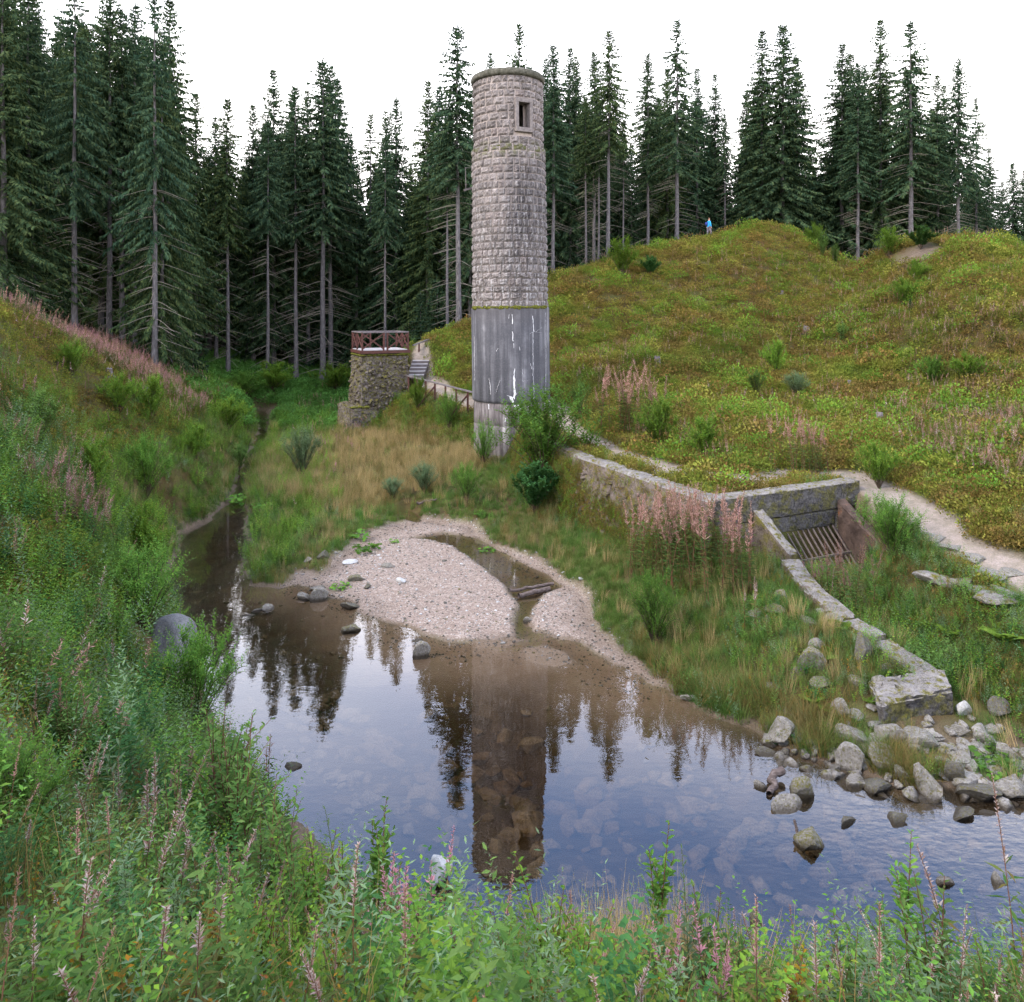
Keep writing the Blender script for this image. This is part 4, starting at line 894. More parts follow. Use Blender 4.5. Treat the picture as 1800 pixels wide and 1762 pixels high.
ROCKS = [
 (1373,1300,48,'pale wedge-shaped rock standing at the left end of the rocky shore','rock',.8,1.0,WR),(1350,1320,34,'small flat dark rock in the water left of the pale wedge-shaped rock','rock_dark',.7,.45,WR),
 (1497,1302,50,'slanting grey slab leaning above the brown sedge tufts','rock',.7,.9,WR),(1572,1298,50,'blocky grey rock directly below the broken corner block','rock',.9,.95,WR),(1543,1318,32,'small rounded rock tucked under the blocky grey rock','rock',.8,.8,WR),
 (1623,1302,54,'broad jagged rock right of the blocky one below the corner block','rock',.8,.75,WR),(1557,1340,52,'mossy-footed rock pointing up behind the wet cobbles','rock_moss',.8,.85,WR),(1498,1347,46,'rounded lichen-spotted rock at the water right of the sedge','rock',.9,.9,WR),
 (1545,1377,46,'dark wet cobble low in the water below the mossy-footed rock','rock_dark',.8,.6,WR),(1585,1367,28,'upright oval rock left of the largest shore rock','rock',.7,1.2,WR),(1635,1384,60,'largest rock of the shore, a tall tapering lichen-grey wedge','rock',.8,.95,WR),
 (1680,1368,34,'narrow dark rock squeezed against the largest shore rock','rock_dark',.8,1.1,WR),(1727,1392,62,'broad dark-sided rock right of the largest shore rock','rock_dark',.8,.65,WR),(1788,1390,52,'rounded spotted rock cut by the picture edge at the shore','rock',.9,.8,WR),
 (1695,1427,46,'low spotted stone in the water in front of the broad dark-sided rock','rock_dark',.7,.4,WR),(1738,1425,26,'small black stone in the water beside the low spotted stone','rock_dark',.6,.4,WR),
 (1490,1439,38,'flat dark stone alone in open water below the oval shore rock','rock_dark',.7,.35,None),(1580,1438,40,'square dark stone in the water with a sprig above it','rock_dark',.8,.5,None),(1337,1380,22,'small pale stone in the water left of the driftwood','rock',.8,1.0,None),
 (1410,1388,38,'round green-grey stone behind the flat tilted one in the shallows','rock_moss',.9,.95,None),(1384,1410,52,'flat tilted grey stone in the water beside the curved driftwood','rock',.6,.55,None),
 (1694,1252,26,'small white-topped rock right of the corner block','rock_pale',.8,.9,MRK),(1660,1343,42,'flat pale rock lying on top of the shore line behind the largest rock','rock',.7,.35,WR),(1693,1337,34,'smooth pale rock above the narrow dark one','rock',.8,.6,WR),(1737,1302,34,'rounded pale rock beside the sandy gap','rock',.8,.7,WR),
 (1748,1283,34,'flat pale rock above the rounded pale rock by the sandy gap','rock',.7,.45,WR),(1717,1317,36,'low pale rock left of the leafy patch on the shore','rock',.7,.55,WR),(1773,1332,36,'steep grey rock right of the leafy patch on the shore','rock',.7,1.1,WR),(1760,1253,32,'dark jagged rock at the upper right of the rocky shore','rock_dark',.8,1.1,WR),
 (1685,1288,40,'long slanting stone half sunk beside the sandy gap','rock',.5,.5,WR),(1480,1253,32,'pointed grey rock in the grass left of the corner block','rock',.7,1.1,MRK),(1380,1253,26,'small grey stone in the grass above the pale wedge-shaped rock','rock',.8,.6,MRK),
 (1363,1207,34,'flat grey stone lying in grass left of the bank','rock',.6,.4,MRK),(1443,1202,32,'flat-topped mossy stone below the mossy boulder','rock_moss',.7,.6,MRK),(1427,1175,46,'mossy boulder under the bramble leaves on the bank','rock_moss',.9,.9,MRK),(1402,1190,26,'half-buried mossy stone left of the mossy boulder','rock_moss',.8,.7,MRK),
 (1520,1150,44,'dark triangular rock with an orange lichen patch beside the low wall','rock_dark',.8,1.1,MRK),(1507,1203,28,'mossy stone between the ferns above the corner block','rock_moss',.8,.8,MRK),(1547,1205,28,'smooth grey stone tucked in the angle of the corner block','rock',.8,.8,MRK),(1578,1197,24,'small stone against the inner side of the corner block','rock',.8,.6,MRK),
 (1557,1177,24,'small pale stone below the low wall above the smooth grey one','rock',.8,.6,MRK),(1437,1138,28,'grey stone among reddish leaves near the low wall','rock',.8,.8,MRK),(1420,1093,28,'pale stone on the bank left of the pinkish one','rock',.8,.5,MRK),(1447,1082,22,'pinkish round stone close to the low wall','rock',.8,1.0,MRK),
 (1467,1096,32,'large grey stone leaning on the low wall','rock',.8,.8,MRK),(1327,1077,30,'flat lichen-white stone high on the grassy bank','rock',.7,.4,MRK),(1363,1073,30,'slanting stone with mossy side high on the grassy bank','rock_moss',.7,.6,MRK),(1350,1093,18,'small mossy stone beneath the slanting stone on the bank','rock_moss',.8,.7,MRK),(1375,1050,24,'dark mossy stone uppermost on the bank below the cheek wall','rock_moss',.8,.8,MRK),
 (1212,1228,26,'grey stone on the shore under the brown sedge','rock',.9,.5,None),(1427,1477,48,'rounded rock alone in the open water with a splinter of wood beside it','rock_moss',.8,1.05,None),(1330,1616,34,'jagged dark stone near the foreground leaves in open water','rock_dark',.8,.8,None),
 (768,1538,56,'white square-cut block standing in the foreground shallows','rock_pale',.75,.95,None),(808,1578,28,'dark rounded stone right of the white block','rock_dark',.8,.7,None),(1665,1545,32,'pale tilted stone breaking the water in the lower right','rock',.5,.7,None),(1757,1548,28,'brown stone in the water behind the dry seed stalks','rock',.8,.9,None),
 (740,1147,30,'dark pointed stone in the water off the gravel bank','rock',.8,.95,None),(733,1123,20,'small flat stone at the front edge of the gravel bank','rock',.8,.5,None),(617,1102,30,'rounded stone at the water edge left of the gravel bank','rock_moss',.8,.65,None),(615,1063,30,'low dark stone on the left shoulder of the gravel bank','rock_dark',.8,.55,None),
 (560,1048,30,'round grey stone, right one of the pair in the stream mouth','rock',.8,.8,None),(532,1048,22,'round grey stone, left one of the pair in the stream mouth','rock',.8,.8,None),(557,1031,28,'flat stone behind the pair in the stream mouth','rock',.7,.5,None),(470,1068,18,'small round stone alone in the dark stream','rock',.8,.8,None),
 (450,1070,20,'flat pale stone beside the small round one in the dark stream','rock',.6,.3,None),(435,1078,22,'low wide stone in the middle of the dark stream','rock',.5,.3,None),(615,987,22,'flat pale stone beside the leafy patches on the gravel','rock_pale',.6,.35,None),(625,1015,26,'mossy flat stone on the left side of the gravel bank','rock_moss',.7,.4,None),(703,1021,18,'whitish stone in the middle of the gravel bank','rock_pale',.7,.6,None),
 (681,994,20,'flat brown stone on the upper gravel bank','rock',.6,.4,None),(645,1033,13,'small dark stone on the gravel between the water and the whitish stone','rock_dark',.8,.7,None),(567,978,22,'dark stone beside the dry grass left of the gravel','rock_dark',.8,.7,None),(540,985,16,'small grey stone in the grass left of the gravel','rock',.8,.6,None),
 (1022,1019,12,'small white stone at the sandy path above the gravel','rock_pale',.7,.5,None),(927,1091,14,'orange-brown stone where the puddle drains into the pond','rock',.8,.7,None),(508,1343,46,'dark flat stone just above water near the left bushes','rock_dark',.5,.28,None),(832,1462,14,'tiny whitish stone left of the reflection of the tower','rock_pale',.7,.5,None),(1137,1332,15,'small orange stone in the open pond','rock',.7,.6,None),
]
for px, py, wp, lb, mt, asp, hz, gp in ROCKS: rock(px, py, wp, lb, mt, asp, hz, group=gp)
# the grey boulder on the left bank
V, Fc = rock_geo(5, 4, 1., 3); mb = MB(); mb.add(V, Fc); x, y = on(300, 1205)
o = obj('boulder', mb.mesh('boulder', G['boulder'], True), loc=(x-.32, y+.45, .30)); o.scale = (.80, .8, .98); o.rotation_euler = (0, .3, .4); tag(o, 'big smooth grey boulder at the left edge of the pond', 'boulder')
# slabs of rock in the path
SLABS = []
for i, (px, py, wp, lb) in enumerate([(1640,948,40,'pale stone slab at the head of the path behind the willow bush'),(1672,965,42,'grey stone slab, second down the path'),(1705,985,40,'rough slab in the middle of the path'),(1735,1012,46,'long cracked slab on the lower side of the path'),(1695,1028,30,'small slab at the grass edge of the path'),(1722,1040,36,'pale slab lowest on the grassy edge'),(1765,1043,40,'slab beside the dry stalks near the picture edge'),(1775,1010,34,'flat slab near the picture edge on the path')]):
    x, y, g_ = ray_ground(px, py, 12); o = bpy.data.objects.new('stone_slab', rmesh(i % 12, 'rock')); link(o)
    s = wp*y/F/2*1.25; SLABS.append((x, y, s)); o.scale = (s, s*1.15, .12); o.location = (x, y, g_+.03); o.rotation_euler = (0, .03, i*1.1); tag(o, lb, 'stone slab', 'stone slabs set in the footpath')
mb = MB(); rs = random.Random(44); RSH = [rock_geo(400+i, 2, .8) for i in range(6)]
for i in range(420):
    x = rs.uniform(4.7, 12.5); y = 13.4-.1*(x-5)+rs.gauss(0, .55)
    g_ = gz(x, y)
    if g_ < -.12: continue
    V, Fc = RSH[i % 6]
    s = rs.uniform(.04, .15)*(1 if rs.random() < .8 else 1.5); m = np.array(Matrix.Rotation(rs.uniform(0, 6), 3, 'Z') @ Matrix.Rotation(rs.uniform(-.4, .4), 3, 'X'))
    mb.add((V*[s*1.2, s*.9, s*.8])@m.T+[x, y, g_+s*.25], Fc)
obj('shore_rubble', mb.mesh('shore_rubble', G['rock']), kind='stuff')
# submerged stones
mb = MB(); n = 0; rs = random.Random(33)
sx = rng.uniform(-8, 12, 9000); sy = rng.uniform(8.8, 34, 9000); sz, sm = ground(sx, sy, True); pdv = np.ravel(sm['pd']); shv = np.ravel(sm['gr'])
for i in range(len(sx)):
    if pdv[i] < .5 or (shv[i] > -2.5 and rs.random() < .93) or sz[i] > -.03: continue
    if sy[i] < 20 and rs.random() < .35: continue
    s = min(rs.choice([.05, .07, .1, .14, .2, .3, .34]), -sz[i]*.75+.02)*rs.uniform(.7, 1.1)
    V, Fc = RL[rs.randrange(8)]; m = np.array(Matrix.Rotation(rs.uniform(0, 6), 3, 'Z'))
    hh = min(s*.62, max(.01, -sz[i]-.03)); mb.add((V*[s*1.2, s, hh])@m.T+[sx[i], sy[i], sz[i]+hh*.15], Fc); n += 1
obj('submerged_stones', mb.mesh('submerged_stones', G['rock_bed']), kind='stuff')
# driftwood
def log(name, a, b, r0, r1, label, mat='drift', bend=.03, cat='log'):
    a = np.array(a); b = np.array(b); t_ = np.linspace(0, 1, 9)[:, None]; p = a+(b-a)*t_+np.random.default_rng(int(abs(a[0])*100)).normal(0, bend, (9, 3))
    mb = MB(); mb.tube(p, np.linspace(r0, r1, 9), 8); o = obj(name, mb.mesh(name, G[mat], True)); return tag(o, label, cat)
x0, y0 = on(897, 1045); x1, y1 = on(972, 1034)
log('log', (x0, y0, .09), (x1, y1, .14), .045, .05, 'thinner upper log lying across the puddle on the gravel', bend=.012)
x0, y0 = on(912, 1052); x1, y1 = on(966, 1040)
log('log', (x0, y0, .06), (x1, y1+.02, .09), .07, .075, 'thicker lower log lying on the gravel below the thin one', bend=.012)
x0, y0 = on(1352, 1400)
o = log('driftwood', (x0, y0, .0), (x0+.33, y0+.5, .17), .05, .07, 'dark curved piece of driftwood in the shallows by the flat tilted stone', bend=.03, cat='driftwood')
x0, y0 = on(1405, 1478); log('wood_splinter', (x0+.02, y0+.05, -.05), (x0-.04, y0+.1, .24), .03, .02, 'short upright splinter of wood against the lone rounded rock', cat='driftwood', bend=.005)
x0, y0, g_ = ray_ground(745, 893); log('driftwood', (x0-.3, y0, g_+.15), (x0+.5, y0+.1, g_+.3), .05, .035, 'bleached branch in the grass at the back of the gravel bank', cat='driftwood', bend=.02)

# ================================================================== person on the hill
px_, py_, g_ = 17.3, 66.0, 0
g_ = gz(px_, py_); s_ = 1.0
PR = empty('person', (px_, py_, CH-(420-HY)*py_/F+.12), label='person in a bright blue jacket with a dark backpack walking over the hilltop', cat='person')
def skin(name, verts, edges, rads, mat, parent, root=0, sub=2):
    me = bpy.data.meshes.new(name); me.from_pydata(verts, edges, []); o = bpy.data.objects.new(name, me); link(o)
    m = o.modifiers.new('skin', 'SKIN'); m.use_smooth_shade = True
    for i, r_ in enumerate(rads): sv = me.skin_vertices[0].data[i]; sv.radius = (r_, r_) if not isinstance(r_, tuple) else r_; sv.use_root = i == root
    s2 = o.modifiers.new('sub', 'SUBSURF'); s2.levels = s2.render_levels = sub
    me.materials.append(G[mat]); o.parent = parent; return o
# body: pelvis, spine, neck, head, arms, legs (walking to the right, seen side-on)
bv = [(0,0,.93),(0,0,1.12),(.01,0,1.32),(.01,0,1.44),(.03,0,1.54),(.04,0,1.66),
      (.01,.18,1.38),(.06,.23,1.12),(.16,.21,.90),(.20,.20,.82),(.01,-.18,1.38),(.05,-.24,1.10),(.13,-.23,.88),(.16,-.22,.80),
      (-.02,.09,.88),(-.06,.10,.50),(-.14,.10,.10),(-.05,.10,.04),(.02,-.09,.88),(.14,-.10,.50),(.16,-.10,.10),(.26,-.10,.04)]
be = [(0,1),(1,2),(2,3),(3,4),(4,5),(2,6),(6,7),(7,8),(8,9),(2,10),(10,11),(11,12),(12,13),(0,14),(14,15),(15,16),(16,17),(0,18),(18,19),(19,20),(20,21)]
br_ = [.13,.12,.13,.07,.055,.09,.06,.045,.035,.03,.06,.045,.035,.03,.10,.065,.045,.04,.10,.065,.045,.04]
skin('body', bv, be, br_, 'skin', PR)
skin('jacket', [(0,0,.84),(0,0,1.1),(.01,0,1.33),(.01,0,1.44),(.01,.18,1.39),(.06,.24,1.12),(.15,.22,.93),(.01,-.18,1.39),(.05,-.25,1.10),(.12,-.24,.91)], [(0,1),(1,2),(2,3),(2,4),(4,5),(5,6),(2,7),(7,8),(8,9)], [.19,.165,.17,.09,.085,.07,.055,.085,.07,.055], 'jacket', PR)
skin('trousers', [(0,0,.93),(-.02,.095,.84),(-.06,.10,.50),(-.135,.10,.12),(.02,-.095,.84),(.14,-.10,.50),(.155,-.10,.12)], [(0,1),(1,2),(2,3),(0,4),(4,5),(5,6)], [.15,.115,.085,.07,.115,.085,.07], 'trousers', PR)
skin('backpack', [(-.20,0,1.02),(-.22,0,1.18),(-.19,0,1.36)], [(0,1),(1,2)], [(.13,.15),(.14,.16),(.11,.13)], 'pack', PR)
skin('hair', [(.01,0,1.66),(.03,0,1.73)], [(0,1)], [.10,.085], 'hair', PR)
for yy, xx in ((.10, -.10), (-.10, .20)): skin('shoe', [(xx-.06, yy, .05), (xx+.12, yy, .04)], [(0, 1)], [.06, .045], 'shoe', PR)
PR.rotation_euler = (0, 0, .15)
# ================================================================== spruces
def spruce_meshes(seed, H, cb, rmax, shape=.85, dens=1.0, droop=.35, gap=.0, deadn=40, hang=.5):
    """trunk, crown and dead-branch meshes; cb: height where the green crown begins (fraction)"""
    r_ = np.random.default_rng(seed)
    tk = MB(); zz = np.linspace(0, H, 14); wob = np.cumsum(r_.normal(0, .02, (14, 2)), 0); wob -= wob[0]
    rad = .0082*H*(1-zz/H)**.85+.012; rad[0] *= 1.35
    sp_ = np.concatenate([wob, zz[:, None]], 1); tk.tube(sp_, rad, 8)
    def axis(z): return np.stack([np.interp(z, zz, wob[:, 0]), np.interp(z, zz, wob[:, 1]), z], -1)
    cr = MB(); PA, DA, UA, LA, WA_ = [], [], [], [], []
    z = H*cb; 
    while z < H-.15:
        u = (z-H*cb)/(H*(1-cb)); Rz = rmax*((1-u)**shape)*(1-.25*max(0, 1-u*6)) + .12
        nb = int(r_.integers(4, 7)); az0 = r_.uniform(0, 6.28)
        for b in range(nb):
            if r_.random() < gap: continue
            L = Rz*r_.uniform(.62, 1.18); az = az0+b*6.28/nb+r_.uniform(-.35, .35)
            m = max(5, int(L*8.5*dens)); t_ = np.linspace(.10, 1, m)
            rise = np.interp(u, [0, .5, .85, 1], [-.10, .12, .45, .95]); dr = droop*np.interp(u, [0, .6, 1], [1.15, .9, .2])
            hx = L*t_; hz = L*(rise*t_-dr*t_**1.6*1.3+.38*dr*t_**4)
            base = axis(np.full(m, z)); d0 = np.array([math.cos(az), math.sin(az)]); lat = np.array([-d0[1], d0[0]])
            P = base+np.stack([d0[0]*hx, d0[1]*hx, hz], 1)
            for sgn in (-1, 1):
                k = r_.uniform(.5, 1.05, m)*(1.0-.35*t_)
                dv = np.stack([d0[0]*.45+sgn*lat[0]*k, d0[1]*.45+sgn*lat[1]*k, -hang*r_.uniform(.4, 1.5, m)], 1)
                PA.append(P); DA.append(dv); LA.append(.22+.38*r_.random(m)*np.clip(L, .4, 2.4)/1.6*(1.05-.35*t_)); WA_.append(.11+.09*r_.random(m))
                UA.append(np.tile([0, 0, 1.], (m, 1))+r_.normal(0, .35, (m, 3)))
            if u < .93:   # curtains below the branch
                k2 = m//2+1; i2 = r_.integers(0, m, k2); PA.append(P[i2]); DA.append(np.stack([d0[0]*.2+r_.normal(0, .15, k2), d0[1]*.2+r_.normal(0, .15, k2), -np.ones(k2)], 1))
                LA.append(.28+.42*r_.random(k2)*min(1.2, L/2)); WA_.append(.09+.06*r_.random(k2)); UA.append(r_.normal(0, 1, (k2, 3)))
            tip = P[-1:]; PA.append(tip); DA.append(np.array([[d0[0], d0[1], .15+rise*.3]])); LA.append(np.array([.3])); WA_.append(np.array([.12])); UA.append(np.array([[0, 0, 1.]]))
        z += r_.uniform(.26, .42)*(1.15-.35*u)
    n = 14; zt = H-r_.uniform(0, 1.0, n); a = r_.uniform(0, 6.28, n); PA.append(axis(zt)); DA.append(np.stack([np.cos(a)*.5, np.sin(a)*.5, .8+0*a], 1)); LA.append(np.full(n, .26)); WA_.append(np.full(n, .09)); UA.append(np.tile([0, 0, 1.], (n, 1)))
    PA.append(axis(np.array([H-.1]))); DA.append(np.array([[0, 0, 1.]])); LA.append(np.array([.55])); WA_.append(np.array([.07])); UA.append(np.array([[1., 0, 0]]))
    leaves(cr, np.concatenate(PA), np.concatenate(DA), np.concatenate(UA), np.concatenate(LA), np.concatenate(WA_), .18)
    dd = MB()
    for i in range(deadn):
        z = H*r_.uniform(.05, max(.12, cb+.12)); az = r_.uniform(0, 6.28); L = r_.uniform(.8, 1.0)*rmax*r_.uniform(.45, .95)
        t_ = np.linspace(0, 1, 5); p = axis(np.full(5, z))+np.stack([math.cos(az)*L*t_, math.sin(az)*L*t_, L*(.05*t_-.45*t_**1.7+.12*t_**4)], 1)
        dd.tube(p, np.linspace(.028, .010, 5), 3, cap=False)
    return tk.mesh('trunk', G['bark'], True), cr.mesh('crown', G['spruce'], False), dd.mesh('dead_branches', G['dead'], False)
SPK = [  # seed, H, crown base, rmax, shape, dens, droop, gap, dead, hang
 (1, 30, .10, 5.0, .84, .95, .42, .10, 30, .6), (2, 30, .18, 4.6, .85, .95, .45, .12, 40, .7), (3, 30, .40, 3.9, .78, .95, .42, .14, 60, .7),
 (4, 30, .50, 3.5, .74, .95, .45, .18, 70, .8), (5, 30, .36, 4.3, .88, .95, .55, .48, 60, 1.0), (6, 30, .06, 5.8, .84, .95, .5, .10, 20, .8),
 (7, 30, .34, 3.6, .80, .95, .4, .12, 50, .6), (8, 30, .60, 3.5, .72, .95, .45, .2, 70, .8)]
SPR = [spruce_meshes(*k) for k in SPK]
SMALL = spruce_meshes(20, 6, .02, 1.5, .9, 1.6, .15, 0, 4, .2)
def spruce(x, y, top_z, k, label, group=None, wide=1.0, small=False, sink=.15):
    g_ = gz(x, y); ms = SMALL if small else SPR[k]; h = 6 if small else 30; s = (top_z-g_+sink)/h
    o = empty('spruce_tree' if not small else 'young_spruce', (x, y, g_-sink), random.uniform(0, 6.28), label=label, cat='spruce tree', group=group)
    o.scale = (s*wide, s*wide, s)
    for nm, me in zip(('trunk', 'crown', 'dead_branches'), ms): obj(nm, me, o, kind='stuff' if nm[0] == 'd' else None)
    return o
FE = 'spruces along the forest edge'
TREES = [  # px, py of the top, distance, kind, width, label
 (8,-60,46,5,1.2,'dense dark spruce cut by the left picture edge'),(-40,-40,50,1,1.2,'spruce mostly outside the left picture edge'),(52,-40,52,1,1.2,'dark spruce just right of the one at the left picture edge'),(62,-10,57,6,1.1,'slim spruce filling behind the leftmost pair'),(24,-20,58,2,1.,'bare-stemmed spruce behind the leftmost pair'),
 (131,-62,49,4,.95,'huge open-crowned spruce with a long bare grey trunk on the left crest'),(178,30,60,1,1.1,'spruce between the huge bare-trunked one and its right neighbour'),(192,-20,54,2,1.0,'spruce with forked-looking double trunk beside the huge bare-trunked one'),(216,20,55,7,1.0,'bare-stemmed spruce with dark trunk on the left crest'),
 (234,8,62,6,1.1,'pointed spruce behind the left crest reaching almost to the picture top'),(272,-22,48,4,.9,'tall spruce with thin bare top standing at the foot of the left crest'),(296,-4,56,1,1.0,'dense spruce right behind the thin-topped one'),(286,70,50,5,.8,'low-branched spruce skirting the foot of the left crest'),
 (345,163,66,1,.95,'dense medium spruce, first one right of the tall left group'),(380,205,72,6,.95,'short slim spruce between two medium ones'),(401,172,66,3,.9,'medium spruce with long pale bare trunk at the clearing edge'),(446,182,74,1,.95,'medium spruce left of the dark pointed one'),(481,122,73,0,.95,'dark pointed spruce rising above the row left of the clearing'),
 (470,215,66,7,.85,'bare-stemmed spruce with low crown top behind the clearing'),(512,165,76,6,1.,'narrow spruce, left one of a twin point'),(520,150,69,3,.95,'bare pale-trunked spruce standing in front of the clearing'),(542,158,76,6,.9,'slim spruce left of the tallest one beyond the clearing'),
 (567,105,69,3,1.15,'tallest spruce beyond the clearing with a straight light trunk'),(581,115,72,2,1.0,'spruce touching the right side of the tallest one beyond the clearing'),(594,140,78,0,1.0,'broad spruce sloping down right of the tallest clearing spruce'),(618,235,84,6,1.0,'low-topped spruce at the dip in the skyline left of the lookout'),
 (651,197,80,4,.9,'thin nodding-topped spruce above the lookout platform'),(680,193,82,6,.9,'small pointed spruce leaning on the one above the lookout'),(695,172,74,1,1.0,'spruce with visible trunk directly above the lookout platform'),(676,240,66,7,.8,'bare-stemmed spruce just behind the lookout platform'),
 (722,285,80,6,.8,'low spruce in the bright gap right of the lookout'),(752,142,70,0,.95,'dark spruce, left of the twin left of the tower'),(770,150,72,6,1.0,'dark spruce, right of the twin left of the tower'),(787,210,58,7,.9,'slender bare trunk spruce left of the big one by the tower'),(806,45,56,3,1.15,'very tall spruce with grey bare trunk close to the left side of the tower'),
 (826,160,66,1,.9,'spruce half hidden by the left side of the tower'),(862,90,68,6,.8,'spruce top peeping over the left of the tower rim'),(912,38,62,4,1.0,'sparse spruce top standing above the tower rim'),(940,150,70,1,1.,'spruce hidden behind the right side of the tower'),
 (972,78,62,2,1.0,'spruce with reddish bare trunk, first right of the tower'),(957,102,72,6,.8,'slim spruce hugging the right side of the tower'),(1002,84,72,0,.95,'dense pointed spruce, second right of the tower'),(1014,97,76,6,.9,'spruce with small twin tip beside the dense pointed one'),(1044,90,70,2,.95,'flat-shouldered spruce left of the tall one over the hill shoulder'),
 (1030,170,67,7,.9,'bare dark trunk in the gap, left of a pair over the hill shoulder'),(1052,180,67,7,.85,'bare dark trunk in the gap, right of a pair over the hill shoulder'),(1069,52,64,3,1.1,'tall spruce with purple-grey trunk rising from the hill shoulder'),(1096,215,68,7,.8,'thin spruce with many dead twigs right of the purple-grey trunk'),
 (1110,250,78,6,.9,'short spruce in the dip right of the hill shoulder trees'),(1139,93,70,2,.95,'yellow-green spruce in front of the denser ones left of the tallest'),(1173,120,78,0,.95,'dark spruce hiding behind the left side of the tallest hill spruce'),(1190,33,68,4,1.15,'tallest spruce behind the hill, with drooping branches and bare grey trunk'),
 (1226,118,78,1,.95,'spruce with slim point right of the tallest hill spruce'),(1257,130,80,0,.9,'isolated narrow spruce above the walking person'),(1275,200,76,7,.8,'thin pale-trunked spruce right of the walking person'),(1311,158,80,6,1.0,'lower spruce left of the two big ones over the hill crest'),
 (1338,52,76,1,1.15,'big dark spruce, left of the pair over the hill crest'),(1374,40,75,5,1.25,'massive broad spruce, right of the pair over the hill crest'),(1400,100,80,0,1.1,'broad spruce sloping right beside the massive one'),(1330,150,84,0,1.2,'dense spruce filling behind the hill crest pair'),
 (1440,330,88,0,1.1,'low dark spruce in the notch left side'),(1480,77,76,0,1.25,'dark full spruce above the notch between the two hills'),(1508,110,72,2,1.0,'spruce whose bare trunk stands in the notch between the hills'),(1495,95,82,0,1.15,'spruce joined to the back of the dark full one over the notch'),(1520,112,84,6,.9,'small spruce tip between the notch spruces and the twin giants'),
 (1549,32,74,1,1.0,'left of the twin giants over the right hill, dark and straight'),(1601,35,70,4,1.25,'right of the twin giants over the right hill, sparse and lighter'),(1596,120,76,5,1.1,'broad-skirted spruce beneath the sparse giant'),(1649,130,74,1,.95,'spruce leaning on the right of the sparse giant'),(1660,150,78,0,.9,'dark spruce just right of the leaning one'),
 (1685,103,70,2,.95,'lone pointed spruce with thin bare trunk near the right picture edge'),(1716,170,78,4,.85,'open thin spruce right of the lone pointed one'),(1739,260,84,0,1.1,'low spruce stepping down towards the right picture edge'),(1762,320,95,0,1.2,'short spruce second to last at the right picture edge'),(1780,285,92,5,1.2,'pale distant spruce at the right picture edge'),(1800,300,92,0,1.2,'spruce cut by the right picture edge'),(1640,290,80,5,1.1,'low skirted spruce behind the bare sandy patch')]
for px, py, Y, k, wd, lb in TREES:
    x = (px-CX)*Y/F; g_ = gz(x, Y); tz = CH-(py-HY)*Y/F
    spruce(x, Y, tz, k, lb, FE, wide=wd*30/(tz-g_)*.92 if False else wd)
# ranks of spruces behind the edge
tops = sorted([(p[0], p[1]) for p in TREES]); r_ = random.Random(5); placed = [((t[0]-CX)*t[2]/F, t[2]) for t in TREES]; nfill = 0
skyx = [0,60,130,200,290,318,345,401,440,481,520,567,610,640,651,695,716,752,806,850,912,972,1014,1069,1108,1139,1190,1257,1285,1338,1400,1440,1480,1549,1601,1660,1685,1730,1760,1800]
skyy = [-40,-20,-30,20,40,240,215,210,215,165,190,150,260,300,260,250,330,190,150,180,120,110,120,110,260,150,110,180,300,120,150,280,130,120,120,190,220,290,350,340]
FB = 'spruces in the ranks behind the forest edge'
tries = 0
while nfill < 205 and tries < 6000:
    tries += 1; y = 60+r_.random()**1.15*75; x = r_.uniform(-.76, .76)*y
    px = CX+x*F/y
    lim = np.interp(px, [0, 280, 340, 600, 820, 1000, 1450, 1800], [56, 58, 72, 76, 66, 74, 84, 86])
    if y < lim or any((x-a)**2+(y-b)**2 < 7.5+(y-60)*.12 for a, b in placed): continue
    g_ = gz(x, y); tp_ = np.interp(px, skyx, skyy)+r_.uniform(25, 110); tz = CH-(tp_-HY)*y/F
    tz = min(tz, g_+34); 
    if tz < g_+10: continue
    placed.append((x, y)); nfill += 1
    ar = [(-1e4, 'behind the left crest'), (310, 'behind the left half of the clearing'), (500, 'behind the tall clearing spruces'), (640, 'behind the lookout platform'), (760, 'beyond the left side of the round tower'), (960, 'beyond the right side of the round tower'), (1120, 'behind the walking person'), (1300, 'behind the hilltop'), (1440, 'behind the notch between the hills'), (1600, 'behind the right hill')]
    ar = [a for a in ar if px >= a[0]][-1][1]
    spruce(x, y, tz, r_.choice([0, 0, 1, 1, 5, 6, 2, 5]), 'tall dark spruce in the shaded ranks '+ar, 'spruces in the ranks '+ar, wide=r_.uniform(1.0, 1.3))
for px, py, Y, h_, lb in [(340,655,58,5.5,'young bushy spruce at the foot of the left crest beside the clearing'),(115,560,53,3.6,'small bright young spruce behind the left crest'),(740,590,58,5,'young spruce behind the lookout on the right'),(770,560,60,6,'young spruce left of the heather bank top'),(1215,395,72,2.2,'knee-high young spruce on the crest beside the tallest hill spruce'),(690,600,60,4,'young spruce hidden behind the lookout railing'),(1600,590,44,.9,'tiny blue-green young spruce high on the right hillside')]:
    x = (px-CX)*Y/F; spruce(x, Y, gz(x, Y)+h_, 0, lb, None, 1., True, .05)

